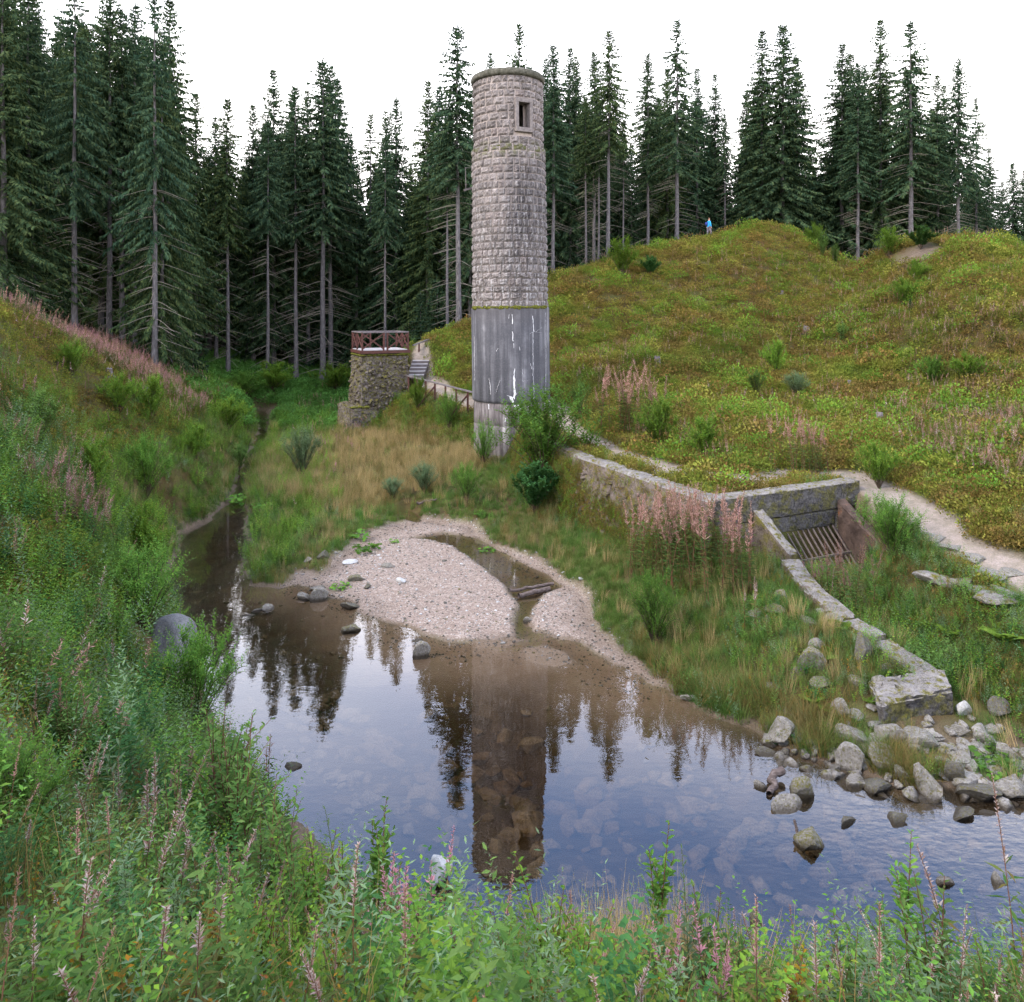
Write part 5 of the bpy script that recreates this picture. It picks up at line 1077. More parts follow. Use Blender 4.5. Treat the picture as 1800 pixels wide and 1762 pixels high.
# ================================================================== plants
def stalk_leaves(mb, r_, p, n, L, W, mi, spread=.9, upang=.5, start=.15, six=False, taper=True, fold=.15, droop=.1, dense_top=False):
    """leaves up a curved stem p (k,3)"""
    k = len(p); t_ = np.linspace(start, 1, n); pos = np.stack([np.interp(t_, np.linspace(0, 1, k), p[:, j]) for j in range(3)], 1)
    ax = unit(p[-1]-p[0]); az = np.arange(n)*2.4+r_.uniform(0, 6); side = np.stack([np.cos(az), np.sin(az), 0*az], 1)
    d = side*spread+ax*upang+r_.normal(0, .12, (n, 3)); l = L*r_.uniform(.7, 1.15, n)*(1-.55*t_**3 if taper else 1)
    leaves(mb, pos, d, np.tile([0, 0, 1.], (n, 1))+r_.normal(0, .2, (n, 3)), l, l*W, fold, mi, six, droop)
def curved(r_, h, lean=.2, base=(0, 0, 0), k=6, az=None):
    az = r_.uniform(0, 6.28) if az is None else az; l = lean*h*r_.uniform(.3, 1.2); t_ = np.linspace(0, 1, k)
    return np.array(base)+np.stack([math.cos(az)*l*t_**1.7, math.sin(az)*l*t_**1.7, h*t_], 1)
def m_sapling(seed, h=1.2, nst=4, L=.075, W=.42, mats=('stem_red', 'leaf_sallow'), nl=26, lean=.18, six=True, branch=2):
    r_ = np.random.default_rng(seed); a = MB(); b = MB(); L = L*1.3; nl = int(nl*1.15)
    for s in range(nst):
        p = curved(r_, h*r_.uniform(.6, 1.08), lean, (r_.normal(0, .05), r_.normal(0, .05), 0)); a.tube(p, np.linspace(.006, .0022, 6), 4, cap=False)
        stalk_leaves(b, r_, p, nl, L, W, 0, .95, .55, .12, six)
        for q_ in range(branch):
            i = int(r_.integers(1, 4)); pb_ = curved(r_, h*r_.uniform(.2, .38), .7, p[i], 5); a.tube(pb_, np.linspace(.004, .0018, 5), 3, cap=False); stalk_leaves(b, r_, pb_, nl//2, L*.9, W, 0, .9, .6, .1, six)
    return a.mesh('stems', G[mats[0]]), b.mesh('foliage', G[mats[1]])
def m_shrub(seed, h=1.3, rad=.9, nst=40, L=.07, W=.3, mats=('stem_brown', 'leaf_fresh'), nl=36, up=.8, six=False):
    r_ = np.random.default_rng(seed); a = MB(); b = MB(); W = W*1.25; L = L*1.15
    for s in range(nst):
        az = r_.uniform(0, 6.28); ln = r_.uniform(.1, 1)**.7; hh = h*(1-.35*ln**2)*r_.uniform(.7, 1.1)
        p = curved(r_, hh, 0, (0, 0, 0), 7); t_ = np.linspace(0, 1, 7); R_ = rad*ln*t_**(.9 if ln > .6 else 1.2)
        p = np.stack([math.cos(az)*R_+r_.normal(0, .01, 7), math.sin(az)*R_+r_.normal(0, .01, 7), hh*np.sin(t_*PI/2)**up], 1); a.tube(p, np.linspace(.009, .0025, 7), 3, cap=False)
        stalk_leaves(b, r_, p, nl, L, W, 0, .8, .7, .18, six)
        for q_ in range(9):
            i = int(r_.integers(1, 6)); pb_ = curved(r_, h*r_.uniform(.12, .28), .8, p[i], 4); stalk_leaves(b, r_, pb_, nl//2, L*.95, W, 0, .8, .6, .05, six)
    return a.mesh('stems', G[mats[0]]), b.mesh('foliage', G[mats[1]])
def m_fireweed(seed, n=14, h=1.25, rad=.45, seedmat='fire_seed', nsp=70, lean=.12, spl=.055):
    r_ = np.random.default_rng(seed); a = MB(); b = MB(); c = MB()
    for s in range(n):
        az = r_.uniform(0, 6.28); rr = rad*math.sqrt(r_.random()); p = curved(r_, h*r_.uniform(.7, 1.1), lean, (rr*math.cos(az), rr*math.sin(az), 0), 7); a.tube(p, np.linspace(.006, .002, 7), 3, cap=False)
        top = p[4:]; k = 18; stalk_leaves(b, r_, p[:5], 34, .125, .19, 0, 1., .25, .12, False, False, .1, .25)
        t_ = np.linspace(0, 1, nsp); pos = np.stack([np.interp(t_, np.linspace(0, 1, len(top)), top[:, j]) for j in range(3)], 1)
        az_ = np.arange(nsp)*2.4; d = np.stack([np.cos(az_), np.sin(az_), .75+0*az_], 1)+r_.normal(0, .25, (nsp, 3))
        l = spl*(1.1-.6*t_)*r_.uniform(.3, 1.5, nsp)*(.55+.9*vn(t_*9, 0*t_+s*3.3, 1., seed)); leaves(c, pos, d, np.tile([0, 0, 1.], (nsp, 1)), l, l*.22+.004, .1)
    return a.mesh('stems', G['stem_red']), b.mesh('foliage', G['fire_leaf']), c.mesh('seed_heads', G[seedmat])
def m_fern(seed, nf=11, L=.75):
    r_ = np.random.default_rng(seed); b = MB()
    for f_ in range(nf):
        az = f_*6.28/nf+r_.uniform(-.3, .3); l = L*r_.uniform(.7, 1.1); k = 26; t_ = np.linspace(.08, 1, k); el = r_.uniform(.85, 1.25)
        hx = l*t_*math.cos(el)*1.15; hz = l*(math.sin(el)*t_-.5*t_**2.4); d0 = np.array([math.cos(az), math.sin(az)]); P = np.stack([d0[0]*hx, d0[1]*hx, hz], 1)
        lat = np.array([-d0[1], d0[0], 0]); ln = l*.30*np.sin(np.clip(t_*1.05, 0, 1)*PI*.92+.12)+.01
        for sg in (-1, 1): leaves(b, P, np.tile(lat*sg, (k, 1))+np.array([d0[0]*.35, d0[1]*.35, -.15]), np.tile([0, 0, 1.], (k, 1)), ln, l*.055+0*ln, .05)
    return (b.mesh('fronds', G['leaf_fern']),)
def m_butterbur(seed, n=46, R_=.5, s0=.095, mat='leaf_fresh'):
    r_ = np.random.default_rng(seed); b = MB()
    for i in range(n):
        az = r_.uniform(0, 6.28); rr = R_*math.sqrt(r_.random()); c = np.array([rr*math.cos(az), rr*math.sin(az), r_.uniform(.06, .2)]); s = s0*r_.uniform(.5, 1.1); k = 9; th = np.linspace(.35, 6.28-.35, k)+r_.uniform(0, 6)
        nrm = unit(np.array([r_.normal(0, .3), r_.normal(0, .3), 1.])); u_ = unit(np.cross(nrm, [0, 1, .1])); v_ = np.cross(nrm, u_)
        rim = c+s*(np.cos(th)[:, None]*u_+np.sin(th)[:, None]*v_)*r_.uniform(.85, 1.1, (k, 1))+nrm*s*.25
        b.add(np.vstack([c[None], rim]), [(0, j, j+1) for j in range(1, k)])
    return (b.mesh('leaves', G[mat]),)
def m_grass(seed, n=40, h=.35, rad=.12, wd=.008, mat='grass_green', lean=.5, seg=3):
    r_ = np.random.default_rng(seed); b = MB(); az = r_.uniform(0, 6.28, n); rr = rad*np.sqrt(r_.random(n)); l = h*r_.uniform(.55, 1.15, n); ln = lean*r_.uniform(.2, 1.2, n); a2 = az+r_.normal(0, .8, n)
    base = np.stack([rr*np.cos(az), rr*np.sin(az), 0*az], 1); d = np.stack([np.cos(a2), np.sin(a2), 0*a2], 1); s = np.stack([-np.sin(a2), np.cos(a2), 0*a2], 1)
    V = []
    for j in range(seg+1):
        t_ = j/seg; c = base+d*(l*ln*t_**2)[:, None]+np.array([0, 0, 1.])*(l*t_*(1-.25*ln*t_))[:, None]; w_ = wd*(1-t_*.92)
        V += [c-s*w_/2, c+s*w_/2]
    V = np.stack(V, 1); m = 2*(seg+1); bs = np.arange(n)[:, None]*m
    b.add(V.reshape(-1, 3), np.concatenate([bs+np.array([[2*j, 2*j+1, 2*j+3, 2*j+2]]) for j in range(seg)])); return (b.mesh('blades', G[mat]),)
def m_clump(seed, n=90, rad=.28, h=.2, L=.05, W=.6, mat='bilberry'):
    """low cushion of small upright leaves"""
    r_ = np.random.default_rng(seed); b = MB(); az = r_.uniform(0, 6.28, n); rr = rad*np.sqrt(r_.random(n)); z = h*np.sqrt(np.clip(1-(rr/rad)**2, 0, 1))*r_.uniform(.25, 1.1, n)
    P = np.stack([rr*np.cos(az), rr*np.sin(az), z], 1); d = np.stack([np.cos(az)*.5, np.sin(az)*.5, .6+0*az], 1)+r_.normal(0, .5, (n, 3)); l = L*r_.uniform(.6, 1.3, n)
    leaves(b, P, d, r_.normal(0, .4, (n, 3))+[0, 0, 1.], l, l*W, .15); return (b.mesh('clump', G[mat]),)
def m_herb(seed, n=8, h=.5, rad=.25, L=.06, W=.5, mat='leaf_fresh', nl=16):
    r_ = np.random.default_rng(seed); b = MB()
    for s in range(n):
        az = r_.uniform(0, 6.28); rr = rad*math.sqrt(r_.random()); p = curved(r_, h*r_.uniform(.5, 1.1), .35, (rr*math.cos(az), rr*math.sin(az), 0), 5); stalk_leaves(b, r_, p, nl, L, W, 0, .95, .4, .1)
    return (b.mesh('herb', G[mat]),)

def plant(name, x, y, ms, s, label, cat, group=None, z=None, rz=None, sz=1.0):
    g_ = gz(x, y) if z is None else z
    if len(ms) == 1:
        o = bpy.data.objects.new(name, ms[0]); link(o); tag(o, label, cat, group)
    else:
        o = empty(name, (0, 0, 0), label=label, cat=cat, group=group)
        for me in ms: obj(me.name.split('.')[0], me, o, kind=None if 'stem' in me.name else 'stuff')
    o.location = (x, y, g_-.02); o.scale = (s, s, s*sz); o.rotation_euler = (0, 0, random.uniform(0, 6.28) if rz is None else rz); return o
SH = {'willow': [m_shrub(1, mats=('stem_brown', 'leaf_fresh')), m_shrub(2, mats=('stem_brown', 'leaf_fresh'), L=.06)],
      'birch': [m_shrub(3, mats=('stem_brown', 'leaf_birch'), L=.055, W=.6), m_shrub(4, h=1.2, mats=('stem_brown', 'leaf_birch'), L=.055, W=.55)],
      'grey': [m_shrub(5, h=1.4, rad=.8, nst=46, mats=('stem_brown', 'leaf_grey'), L=.075, W=.2)], 'dark': [m_shrub(6, h=1.1, rad=.8, mats=('stem_brown', 'leaf_dark'), L=.10, W=.65, nst=26)],
      'thin': [m_shrub(7, h=1.5, rad=.5, nst=16, mats=('stem_brown', 'leaf_sallow'), L=.07, W=.35)]}
SHR = [ # px, py of the foot, height m, kind, label, widthfactor
 (957,848,2.5,'willow',0,1.12,'large bright green willow bush directly in front of the tower foot'),(940,905,1.25,'dark',0,.9,'dark broad-leaved bush below the large bright one at the tower'),(1568,985,1.15,'willow',1,1.0,'dense green bush right of the culvert grate'),(1150,1140,1.25,'willow',1,.75,'upright willow bush on the grass left of the channel wall'),
 (530,845,1.9,'grey',0,.85,'silvery upright willow in the straw-coloured meadow'),(258,875,1.5,'willow',0,.75,'round dark green willow at the foot of the left slope'),(248,1015,1.3,'birch',0,.85,'bright yellow-green bush overhanging the dark stream'),(255,1115,1.3,'willow',1,1.0,'spreading bush at the stream edge above the grey boulder'),
 (210,730,1.1,'birch',1,.9,'light green bush halfway up the left slope'),(270,740,1.2,'birch',0,.9,'light green bush beside the foot of the left crest'),(125,665,1.0,'birch',1,.9,'small green bush high on the left slope'),(70,790,1.2,'thin',0,1.1,'leafy willow low on the left slope near the picture edge'),(165,880,1.1,'birch',0,.9,'yellowish bush left of the round dark willow'),
 (400,760,1.3,'birch',1,1.3,'pale green bush at the bend of the stream'),(420,830,1.1,'thin',0,1.2,'green bush close beside the narrow stream'),(345,815,.9,'birch',0,1.0,'yellow-topped bush between the slope and the stream'),(735,725,1.3,'birch',0,.6,'slim light bush beside the path handrail'),(670,690,1.2,'willow',0,.8,'bright bush against the right side of the lookout pier'),(790,760,1.4,'willow',1,.7,'green bush below the handrail near the tower'),
 (1093,490,1.9,'birch',0,1.0,'round green bush on the left shoulder of the hill'),(1143,487,1.0,'dark',0,.9,'small dark green bush beside the round one on the hill shoulder'),(1430,440,1.5,'birch',1,.7,'pale sapling on the right flank of the hilltop'),(1445,460,1.6,'thin',0,.9,'second pale sapling lower on the flank of the hilltop'),(1468,470,1.4,'thin',0,.8,'small sapling at the left lip of the notch'),
 (1563,455,1.4,'birch',0,.9,'green bush at the right lip of the notch'),(1618,440,1.1,'dark',0,1.1,'low green bush sitting on the bare sandy patch'),(1590,540,1.2,'birch',1,1.,'light green bush on the slope below the notch'),(1610,500,1.0,'birch',0,1.,'small green bush above the slope path'),(1480,610,1.1,'thin',0,.9,'pale green bush in the middle of the right hillside'),
 (1365,660,1.2,'birch',0,.9,'light bush among heather in the middle of the hill'),(1400,700,1.0,'grey',0,1.2,'greyish bush lower on the middle of the hill'),(1240,810,1.0,'birch',0,1.1,'rounded green bush above the culvert path'),(1330,700,1.0,'thin',0,1.2,'sparse bush in the lower heather'),(1700,680,1.1,'birch',1,1.1,'yellow-green bush near the right picture edge on the hillside'),(1545,860,1.0,'birch',1,.9,'light bush growing behind the end of the headwall'),
 (1640,680,1.0,'willow',0,1.,'low bush amid the pink seed heads on the hill'),(1020,740,1.4,'thin',0,.9,'dusky willow between the tower and the pink fireweed'),(745,870,1.0,'grey',0,1.1,'narrow grey-green willow behind the gravel bank'),(820,885,1.1,'willow',1,.8,'narrow green willow left of the dark broad-leaved bush'),(850,820,1.4,'willow',1,.7,'green tangle against the tower foot, left side'),(690,880,.7,'grey',0,1.2,'low grey-green bush at the back of the gravel'),
 (480,690,1.6,'birch',0,1.6,'wide bright bush in the clearing below the forest'),(590,690,1.7,'birch',1,1.5,'bright bush left of the lookout pier'),(430,700,1.4,'willow',0,1.6,'green bush behind the stream at the clearing'),(1160,790,1.2,'birch',0,1.0,'reddish-tipped bush above the lower path'),(30,1500,.62,'willow',1,1.0,'dense willow bush at the left picture edge in the foreground'),(345,1290,1.35,'willow',0,.75,'dark leafy bush leaning over the water below the boulder')]
for px, py, h_, kd, vi, wf, lb in SHR:
    x, y, g_ = ray_ground(px, py, 4); ms = SH[kd][vi % len(SH[kd])]; bh = {'willow': 1.3, 'birch': 1.25, 'grey': 1.5, 'dark': 1.1, 'thin': 1.5}[kd]
    plant('shrub', x, y, ms, 1.35*h_/bh*wf, lb, 'bush', sz=1/wf)
FW = [m_fireweed(1), m_fireweed(2, 18, 1.3, .55, 'fire_seed', 80, .2), m_fireweed(3, 12, 1.2, .4, 'fire_pink'), m_fireweed(4, 3, 1.3, .28, 'fire_white', 100, .28, .034), m_fireweed(5, 4, 1.2, .33, 'fire_white', 100, .28, .032)]
FWL = [ # px, py of the foot, distance hint, kind, scale, label
 (1105,765,1,1.6,'big pink fireweed stand beside the path, left clump'),(1140,772,0,1.6,'big pink fireweed stand beside the path, right clump'),(1082,762,1,1.35,'pink fireweed clump nearest the tower'),
 (1150,1000,1,1.1,'leftmost pink fireweed clump against the low wall'),(1185,1015,1,1.2,'pink fireweed clump second along the low wall'),(1222,1030,1,1.25,'densest pink fireweed clump before the headwall'),(1262,1035,1,1.2,'pink fireweed clump at the corner of the headwall'),(1290,1010,2,1.,'bright pink fireweed left of the cheek wall'),(1205,985,1,1.15,'fireweed clump tucked right against the low wall'),(1245,1000,1,1.15,'fireweed clump under the wall corner'),
 (1440,1045,2,.55,'pink fireweed in front of the grate'),(1470,1065,4,.6,'brownish fireweed between the channel walls'),(1500,1080,1,.9,'fireweed in the middle of the channel'),(1320,1110,4,.8,'short faded fireweed on the grassy bank'),(1385,830,1,1.1,'tall fireweed behind the headwall on the grass'),(1420,835,1,.9,'low faded fireweed right of the tall one behind the headwall'),
 (1400,1290,4,.0,'')]
for px, py, k, s, lb in FWL:
    if not s: continue
    x, y, g_ = ray_ground(px, py, 8); plant('fireweed_clump', x, y, FW[k], s*1.4, lb, 'fireweed')
FN = [m_fern(1), m_fern(2, 9, .65), m_fern(3, 13, .85)]
for px, py, s, lb in [(110,1040,1.2,'big yellow-green fern on the left slope'),(150,1030,.9,'smaller fern beside the big one on the left slope'),(1475,1110,.8,'dark fern behind the low channel wall'),(1440,1160,.9,'fern among the mossy stones on the bank'),(1770,1130,1.1,'large yellow-green fern at the right picture edge'),(1640,1110,.9,'fern below the stone ledge'),(1670,1120,.8,'fern right of the one below the stone ledge'),(1430,1240,.7,'small fresh fern in the grass above the shore'),(1455,1255,.6,'fern beside the small fresh one above the shore'),(1540,1240,.7,'fern under the lip of the corner block'),
    (615,1750,.8,'yellow-green fern at the bottom of the picture'),(570,1700,.75,'fern left of the one at the bottom of the picture'),(655,1690,.7,'fern right of the one at the bottom of the picture'),(150,800,.9,'fern in the middle of the left slope'),(530,740,.9,'fern beside the clearing')]:
    x, y, g_ = ray_ground(px, py, 2.4); plant('fern', x, y, FN[int(px) % 3], s*.8, lb, 'fern')
BB = [m_butterbur(1), m_butterbur(2, 60, .6), m_butterbur(3, 30, .35)]
for px, py, s, lb in [(632,948,1.1,'larger leafy patch at the upper left corner of the gravel bank'),(645,968,1.0,'rounded leafy patch on the gravel itself'),(692,955,.5,'tiny leafy patch on the gravel'),(430,885,1.3,'broad-leaved patch at the narrow end of the stream'),(465,893,1.,'broad-leaved patch on the right bank of the dark stream'),(855,970,.6,'leafy tuft at the puddle edge'),(845,908,.8,'broad leaves at the back of the grass patch'),(1745,1345,.9,'leafy patch among the shore rocks'),(600,1035,.6,'small leafy tuft at the left shoulder of the gravel'),(1755,1360,.7,'second leafy tuft among the shore rocks'),(440,840,1.,'leaves overhanging the narrow stream')]:
    x, y, g_ = ray_ground(px, py, 8); plant('butterbur', x, y, BB[int(px) % 3], s, lb, 'leafy plant')
# foreground saplings on the near bank
SA = [m_sapling(1), m_sapling(2, 1.3, 3, .08, .40), m_sapling(3, 1.1, 5, .065, .5, ('stem_red', 'leaf_birch')), m_sapling(4, 1.2, 3, .08, .28, ('stem_green', 'leaf_grey')), m_sapling(5, 1.35, 2, .085, .42, ('stem_red', 'leaf_fresh'), 34), m_sapling(6, .8, 4, .06, .55, ('stem_red', 'leaf_yellow'))]
def by_top(px, py, Y, ms, h0, label, name='sapling', cat='sapling', group=None, wf=1.):
    x = (px-CX)*Y/F; g_ = gz(x, Y); top = CH-(py-HY)*Y/F; s = max(.25, (top-g_)/h0); return plant(name, x, Y, ms, s*wf, label, cat, group, g_, sz=1/wf)
SAP = [(1160,1435,5.6,4,'tall slender sallow shoot rising alone over the water, right of centre'),(1255,1490,5.4,0,'leafy sallow beside the tall slender shoot'),(1235,1540,5.2,3,'grey-green willow under the leafy sallow'),(990,1490,5.0,2,'birch sapling with heart-shaped leaves right of the tower reflection'),(1010,1560,4.8,2,'shorter birch sapling beside the heart-leaved one'),(945,1600,5.0,0,'low sapling left of the heart-leaved birch'),
 (1610,1455,5.2,4,'tall dark-leaved sallow shoot near the lower right'),(1500,1570,4.8,0,'sapling with upright leaves left of the tall dark-leaved shoot'),(1545,1560,4.9,1,'pale-tipped sapling between two taller shoots'),(1440,1620,4.7,3,'greyish sapling low at the lower right'),(1640,1520,4.6,1,'leafy shoot right of the tall dark-leaved one'),(1750,1600,4.2,0,'bushy sapling at the lower right picture corner'),
 (655,1390,6.6,4,'long arching willow wand over the water left of the tower reflection'),(690,1410,6.3,4,'second arching willow wand beside the first'),(625,1440,6.2,3,'willow wand group lowest left of the arching pair'),(725,1480,6.0,0,'sapling ahead of the white block'),(580,1400,6.6,2,'yellow-green sapling at the water left of the wands'),(545,1420,6.4,2,'yellow-tipped birch beside the yellow-green sapling'),(500,1370,6.9,1,'sapling with drooping leaves by the dark flat stone'),
 (520,1440,5.6,0,'dark leafy sapling in the middle of the left thicket'),(470,1400,6.2,1,'light sapling in front of the leaning bush'),(405,1220,8.6,0,'shoot reaching over the pond beside the boulder'),(430,1290,8.,1,'leafy shoot below the one beside the boulder'),(385,1170,9.4,0,'small shoot sticking out right of the grey boulder'),(300,1300,6.8,0,'sapling in the thicket below the boulder'),
 (210,1250,7.,3,'grey-leaved sapling high in the left thicket'),(120,1180,8,0,'bushy sapling at mid left among fireweed'),(60,1130,8.5,1,'leafy sapling at the left edge above the birch bush'),(160,1400,5.4,3,'broad silvery willow in the lower left thicket'),(215,1420,4.8,3,'tall silvery willow in front of the thicket'),(240,1500,4.2,3,'silvery willow lower in the left foreground'),(320,1490,4.6,3,'silvery willow right of the lowest one'),
 (290,1430,5.4,1,'green sapling behind the silvery willows'),(370,1580,4.0,5,'sapling with yellow leaves in the lower left foreground'),(335,1640,3.8,5,'small yellow-leaved sapling at the bottom left'),(60,1560,4.2,0,'sapling with big leaves at the left edge low down'),(20,1480,4.6,1,'dark sapling cut by the left picture edge'),(600,1620,4.4,5,'yellow-leaved sapling at the bottom, left of centre'),
 (805,1600,5.,2,'birch sapling in front of the white block'),(820,1590,4.9,0,'sapling right of the white block'),(890,1580,4.8,1,'leafy sapling below the tower reflection'),(735,1640,4.6,1,'green sapling below the white block'),(680,1620,4.4,0,'low leafy sapling left of the white block'),(860,1640,4.3,2,'low birch at the bottom centre'),(1080,1610,4.8,2,'bright birch sapling right of bottom centre'),
 (1120,1640,4.5,0,'sapling near the dry grass at the bottom'),(1180,1620,4.4,3,'grey-green sapling low at the bottom right of centre'),(1330,1650,4.6,2,'low birch near the jagged dark stone'),(1380,1670,4.3,5,'low yellowing sapling near the jagged dark stone'),(1290,1600,5.0,0,'leafy sapling left of the jagged dark stone'),(950,1680,4.1,5,'yellow-leaved low sapling at the bottom centre'),(1700,1640,4.3,3,'grey shoot among the dry stalks at the lower right'),
 (450,1530,4.6,2,'green birch at the middle of the left foreground'),(520,1560,4.4,2,'dense low birch left of bottom centre'),(560,1510,4.9,2,'leafy birch beside the arching wands'),(420,1640,3.9,0,'broad-leaved sapling at the bottom left of centre'),(130,1650,3.8,0,'leafy sapling at the bottom left corner')]
for px, py, Y, k, lb in SAP: by_top(px, py, Y, SA[k], [1.2, 1.3, 1.1, 1.2, 1.4, .8][k], lb)
DF = [(150,1500,4.0,4,'tall faded fireweed stalks at the lower left'),(185,1560,3.8,4,'dry fireweed left of the silvery willows'),(280,1290,6.2,4,'white-tufted fireweed in the upper thicket'),(330,1330,5.8,4,'fluffy fireweed stalk beside the leaning bush'),(230,1340,5.8,3,'white-tufted fireweed behind the silvery willow'),(380,1400,5.2,4,'faded fireweed in the centre of the thicket'),(410,1470,5.,4,'brown fireweed ahead of the dark leafy sapling'),(110,1290,6.2,3,'pale fireweed at mid left'),
 (712,1500,5.6,2,'pink fireweed by the water left of the white block'),(665,1500,5.3,4,'faded pink fireweed between the willow wands'),(1765,1470,4.9,3,'dry dark seed stalks at the lower right edge'),(1690,1560,4.5,4,'faded mauve fireweed at the lower right'),(1590,1620,4.3,4,'whitish fireweed below the tall dark-leaved shoot'),(1640,1640,4.0,3,'fluffy fireweed at the bottom right'),(1230,1600,4.8,2,'single pink spike beneath the leafy sallow'),(500,1660,3.8,3,'spidery fireweed tip at the bottom, left of centre'),(40,1230,6.4,4,'rosy fireweed near the left picture edge'),(1790,1620,4.2,4,'fireweed cut by the lower right picture edge'),(1450,1640,4.4,4,'pale fireweed between low saplings at the lower right'),(20,1620,3.9,4,'dark reddish fireweed at the bottom left edge'),(300,1560,4.,4,'brownish fireweed among the silvery willows')]
for px, py, Y, k, lb in DF: by_top(px, py, Y, FW[k], 1.3, lb, 'fireweed', 'fireweed', None, 1.0)

# ---------------- scatter: what nobody could count
def geo_scatter(name, x, y, scale, protos, z=None, tilt=.12, sink=.02, normal=False):
    n = len(x)
    if n == 0: return
    z = ground(x, y)-sink if z is None else z
    me = bpy.data.meshes.new(name); me.vertices.add(n); me.vertices.foreach_set('co', np.stack([x, y, z], 1).astype(np.float32).ravel())
    a = me.attributes.new('rot', 'FLOAT_VECTOR', 'POINT'); a.data.foreach_set('vector', np.stack([rng.normal(0, tilt, n), rng.normal(0, tilt, n), rng.uniform(0, 6.28, n)], 1).astype(np.float32).ravel())
    a = me.attributes.new('scl', 'FLOAT', 'POINT'); a.data.foreach_set('value', scale.astype(np.float32))
    a = me.attributes.new('idx', 'INT', 'POINT'); a.data.foreach_set('value', rng.integers(0, len(protos), n).astype(np.int32))
    o = obj(name, me, kind='stuff'); c = bpy.data.collections.new(name+'_kinds')
    for i, p in enumerate(protos): q_ = bpy.data.objects.new('%s_kind_%02d' % (name, i), p); c.objects.link(q_)
    g = bpy.data.node_groups.new(name, 'GeometryNodeTree'); g.interface.new_socket('Geometry', in_out='INPUT', socket_type='NodeSocketGeometry'); g.interface.new_socket('Geometry', in_out='OUTPUT', socket_type='NodeSocketGeometry')
    N = g.nodes.new; L = g.links.new; i_ = N('NodeGroupInput'); o_ = N('NodeGroupOutput'); ci = N('GeometryNodeCollectionInfo'); ci.inputs['Collection'].default_value = c; ci.inputs['Separate Children'].default_value = True; ci.inputs['Reset Children'].default_value = True
    ip = N('GeometryNodeInstanceOnPoints'); ip.inputs['Pick Instance'].default_value = True; mp_ = N('GeometryNodeMeshToPoints'); L(i_.outputs[0], mp_.inputs[0]); L(mp_.outputs[0], ip.inputs['Points']); L(ci.outputs[0], ip.inputs['Instance'])
    for nm, ty, sk in (('rot', 'FLOAT_VECTOR', 'Rotation'), ('scl', 'FLOAT', 'Scale'), ('idx', 'INT', 'Instance Index')):
        na = N('GeometryNodeInputNamedAttribute'); na.data_type = ty; na.inputs[0].default_value = nm
        L(na.outputs[0], ip.inputs[sk])
    L(ip.outputs[0], o_.inputs[0]); m = o.modifiers.new('scatter', 'NODES'); m.node_group = g; return o
def cand(n, x0, x1, y0, y1, power=1.0, pad=.80, ymin=0):
    """random points inside the wedge the camera can see (with a margin); power < 1 puts more near the camera"""
    u = rng.random(n)**(1/power) if power != 1 else rng.random(n); y = y0+(y1-y0)*u; x = rng.uniform(-1, 1, n)*(y*pad+2.5)
    m = (x > x0) & (x < x1); x, y = x[m], y[m]; z, M_ = ground(x, y, True)
    return x, y, z, {k_: np.ravel(v) for k_, v in M_.items()}
def dry(M_, z): return ~((M_['pd'] > -.12) & (M_['s'] < .5)) & (M_['pth'] < .15) & ~((M_['gr'] > -.15) & (M_['s'] < .5)) & (z > .03)
def nofloor(x, y):  # keep plants off the built pieces
    k = np.ones(len(x), bool); k &= np.hypot((x-BO[0])/.95, (y-BO[1])/1.2) > 1; k &= np.hypot((x-28.6)/1.5, (y-52.5)/2.6) > 1
    for sx_, sy_, ss_ in SLABS: k &= np.hypot(x-sx_, y-sy_) > ss_*.95
    k &= ~((np.hypot((x-7.6)/1.0, (y-13.9)/.75) < 1) & (rng.random(len(x)) < .85)); d, _ = seg_dist(x, y, [(-.2, 35.6)]+[(a+.0, b) for a, b in pts], False); k &= d > .36
    d, _ = seg_dist(x, y, [tuple(HA), tuple(HB)], False); k &= d > .42
    for a, b, *_r in LW: d, _ = seg_dist(x, y, [a, b], False); k &= d > .24
    k &= ~inside(x, y, [(6.95,14.3),(8.5,14.6),(8.7,15.1),(7.2,15.05)]); k &= np.hypot(x, y-38) > 2.0
    k &= ~inside(x, y, [pp(-.3,-.3,0)[:2], pp(3.1,-.2,0)[:2], pp(3.1,3,0)[:2], pp(-.3,3,0)[:2]])
    k &= ~inside(x, y, [hp(1.6,-.2,0)[:2], hp(4.7,-.2,0)[:2], hp(4.8,1.25,0)[:2], hp(1.6,1.25,0)[:2]]); k &= np.hypot(x, y) > 1.4
    return k
BO = on(290, 1215)
BIL = [m_clump(1)[0], m_clump(2, 110, .32, .24)[0], m_clump(3, 80, .25, .2, .06)[0]]
BILB = [m_clump(4, 90, .28, .2, .05, .5, 'bilberry_brown')[0], m_clump(8, 90, .3, .26, .045, .5, 'bilberry_brown')[0]]
MND = [m_clump(15, 240, .45, .34, .06, .6, 'bilberry')[0], m_clump(16, 240, .5, .3, .06, .6, 'bilberry_brown')[0], m_clump(17, 260, .4, .42, .06, .6, 'leaf_birch')[0], m_clump(18, 240, .5, .35, .06, .6, 'bilberry')[0]]
FLR = [m_clump(5, 90, .4, .3, .09, .6, 'fern_floor')[0], m_clump(6, 70, .35, .35, .10, .55, 'fern_floor')[0]]
GRG = [m_grass(1)[0], m_grass(2, 50, .28, .15)[0], m_grass(3, 30, .42, .1, .008, 'grass_green', .6)[0]]
GRS = [m_grass(4, 50, .55, .14, .007, 'grass_straw', .35)[0], m_grass(5, 40, .65, .12, .006, 'grass_straw', .3)[0], m_grass(6, 40, .5, .16, .008, 'sedge_brown', .6)[0]]
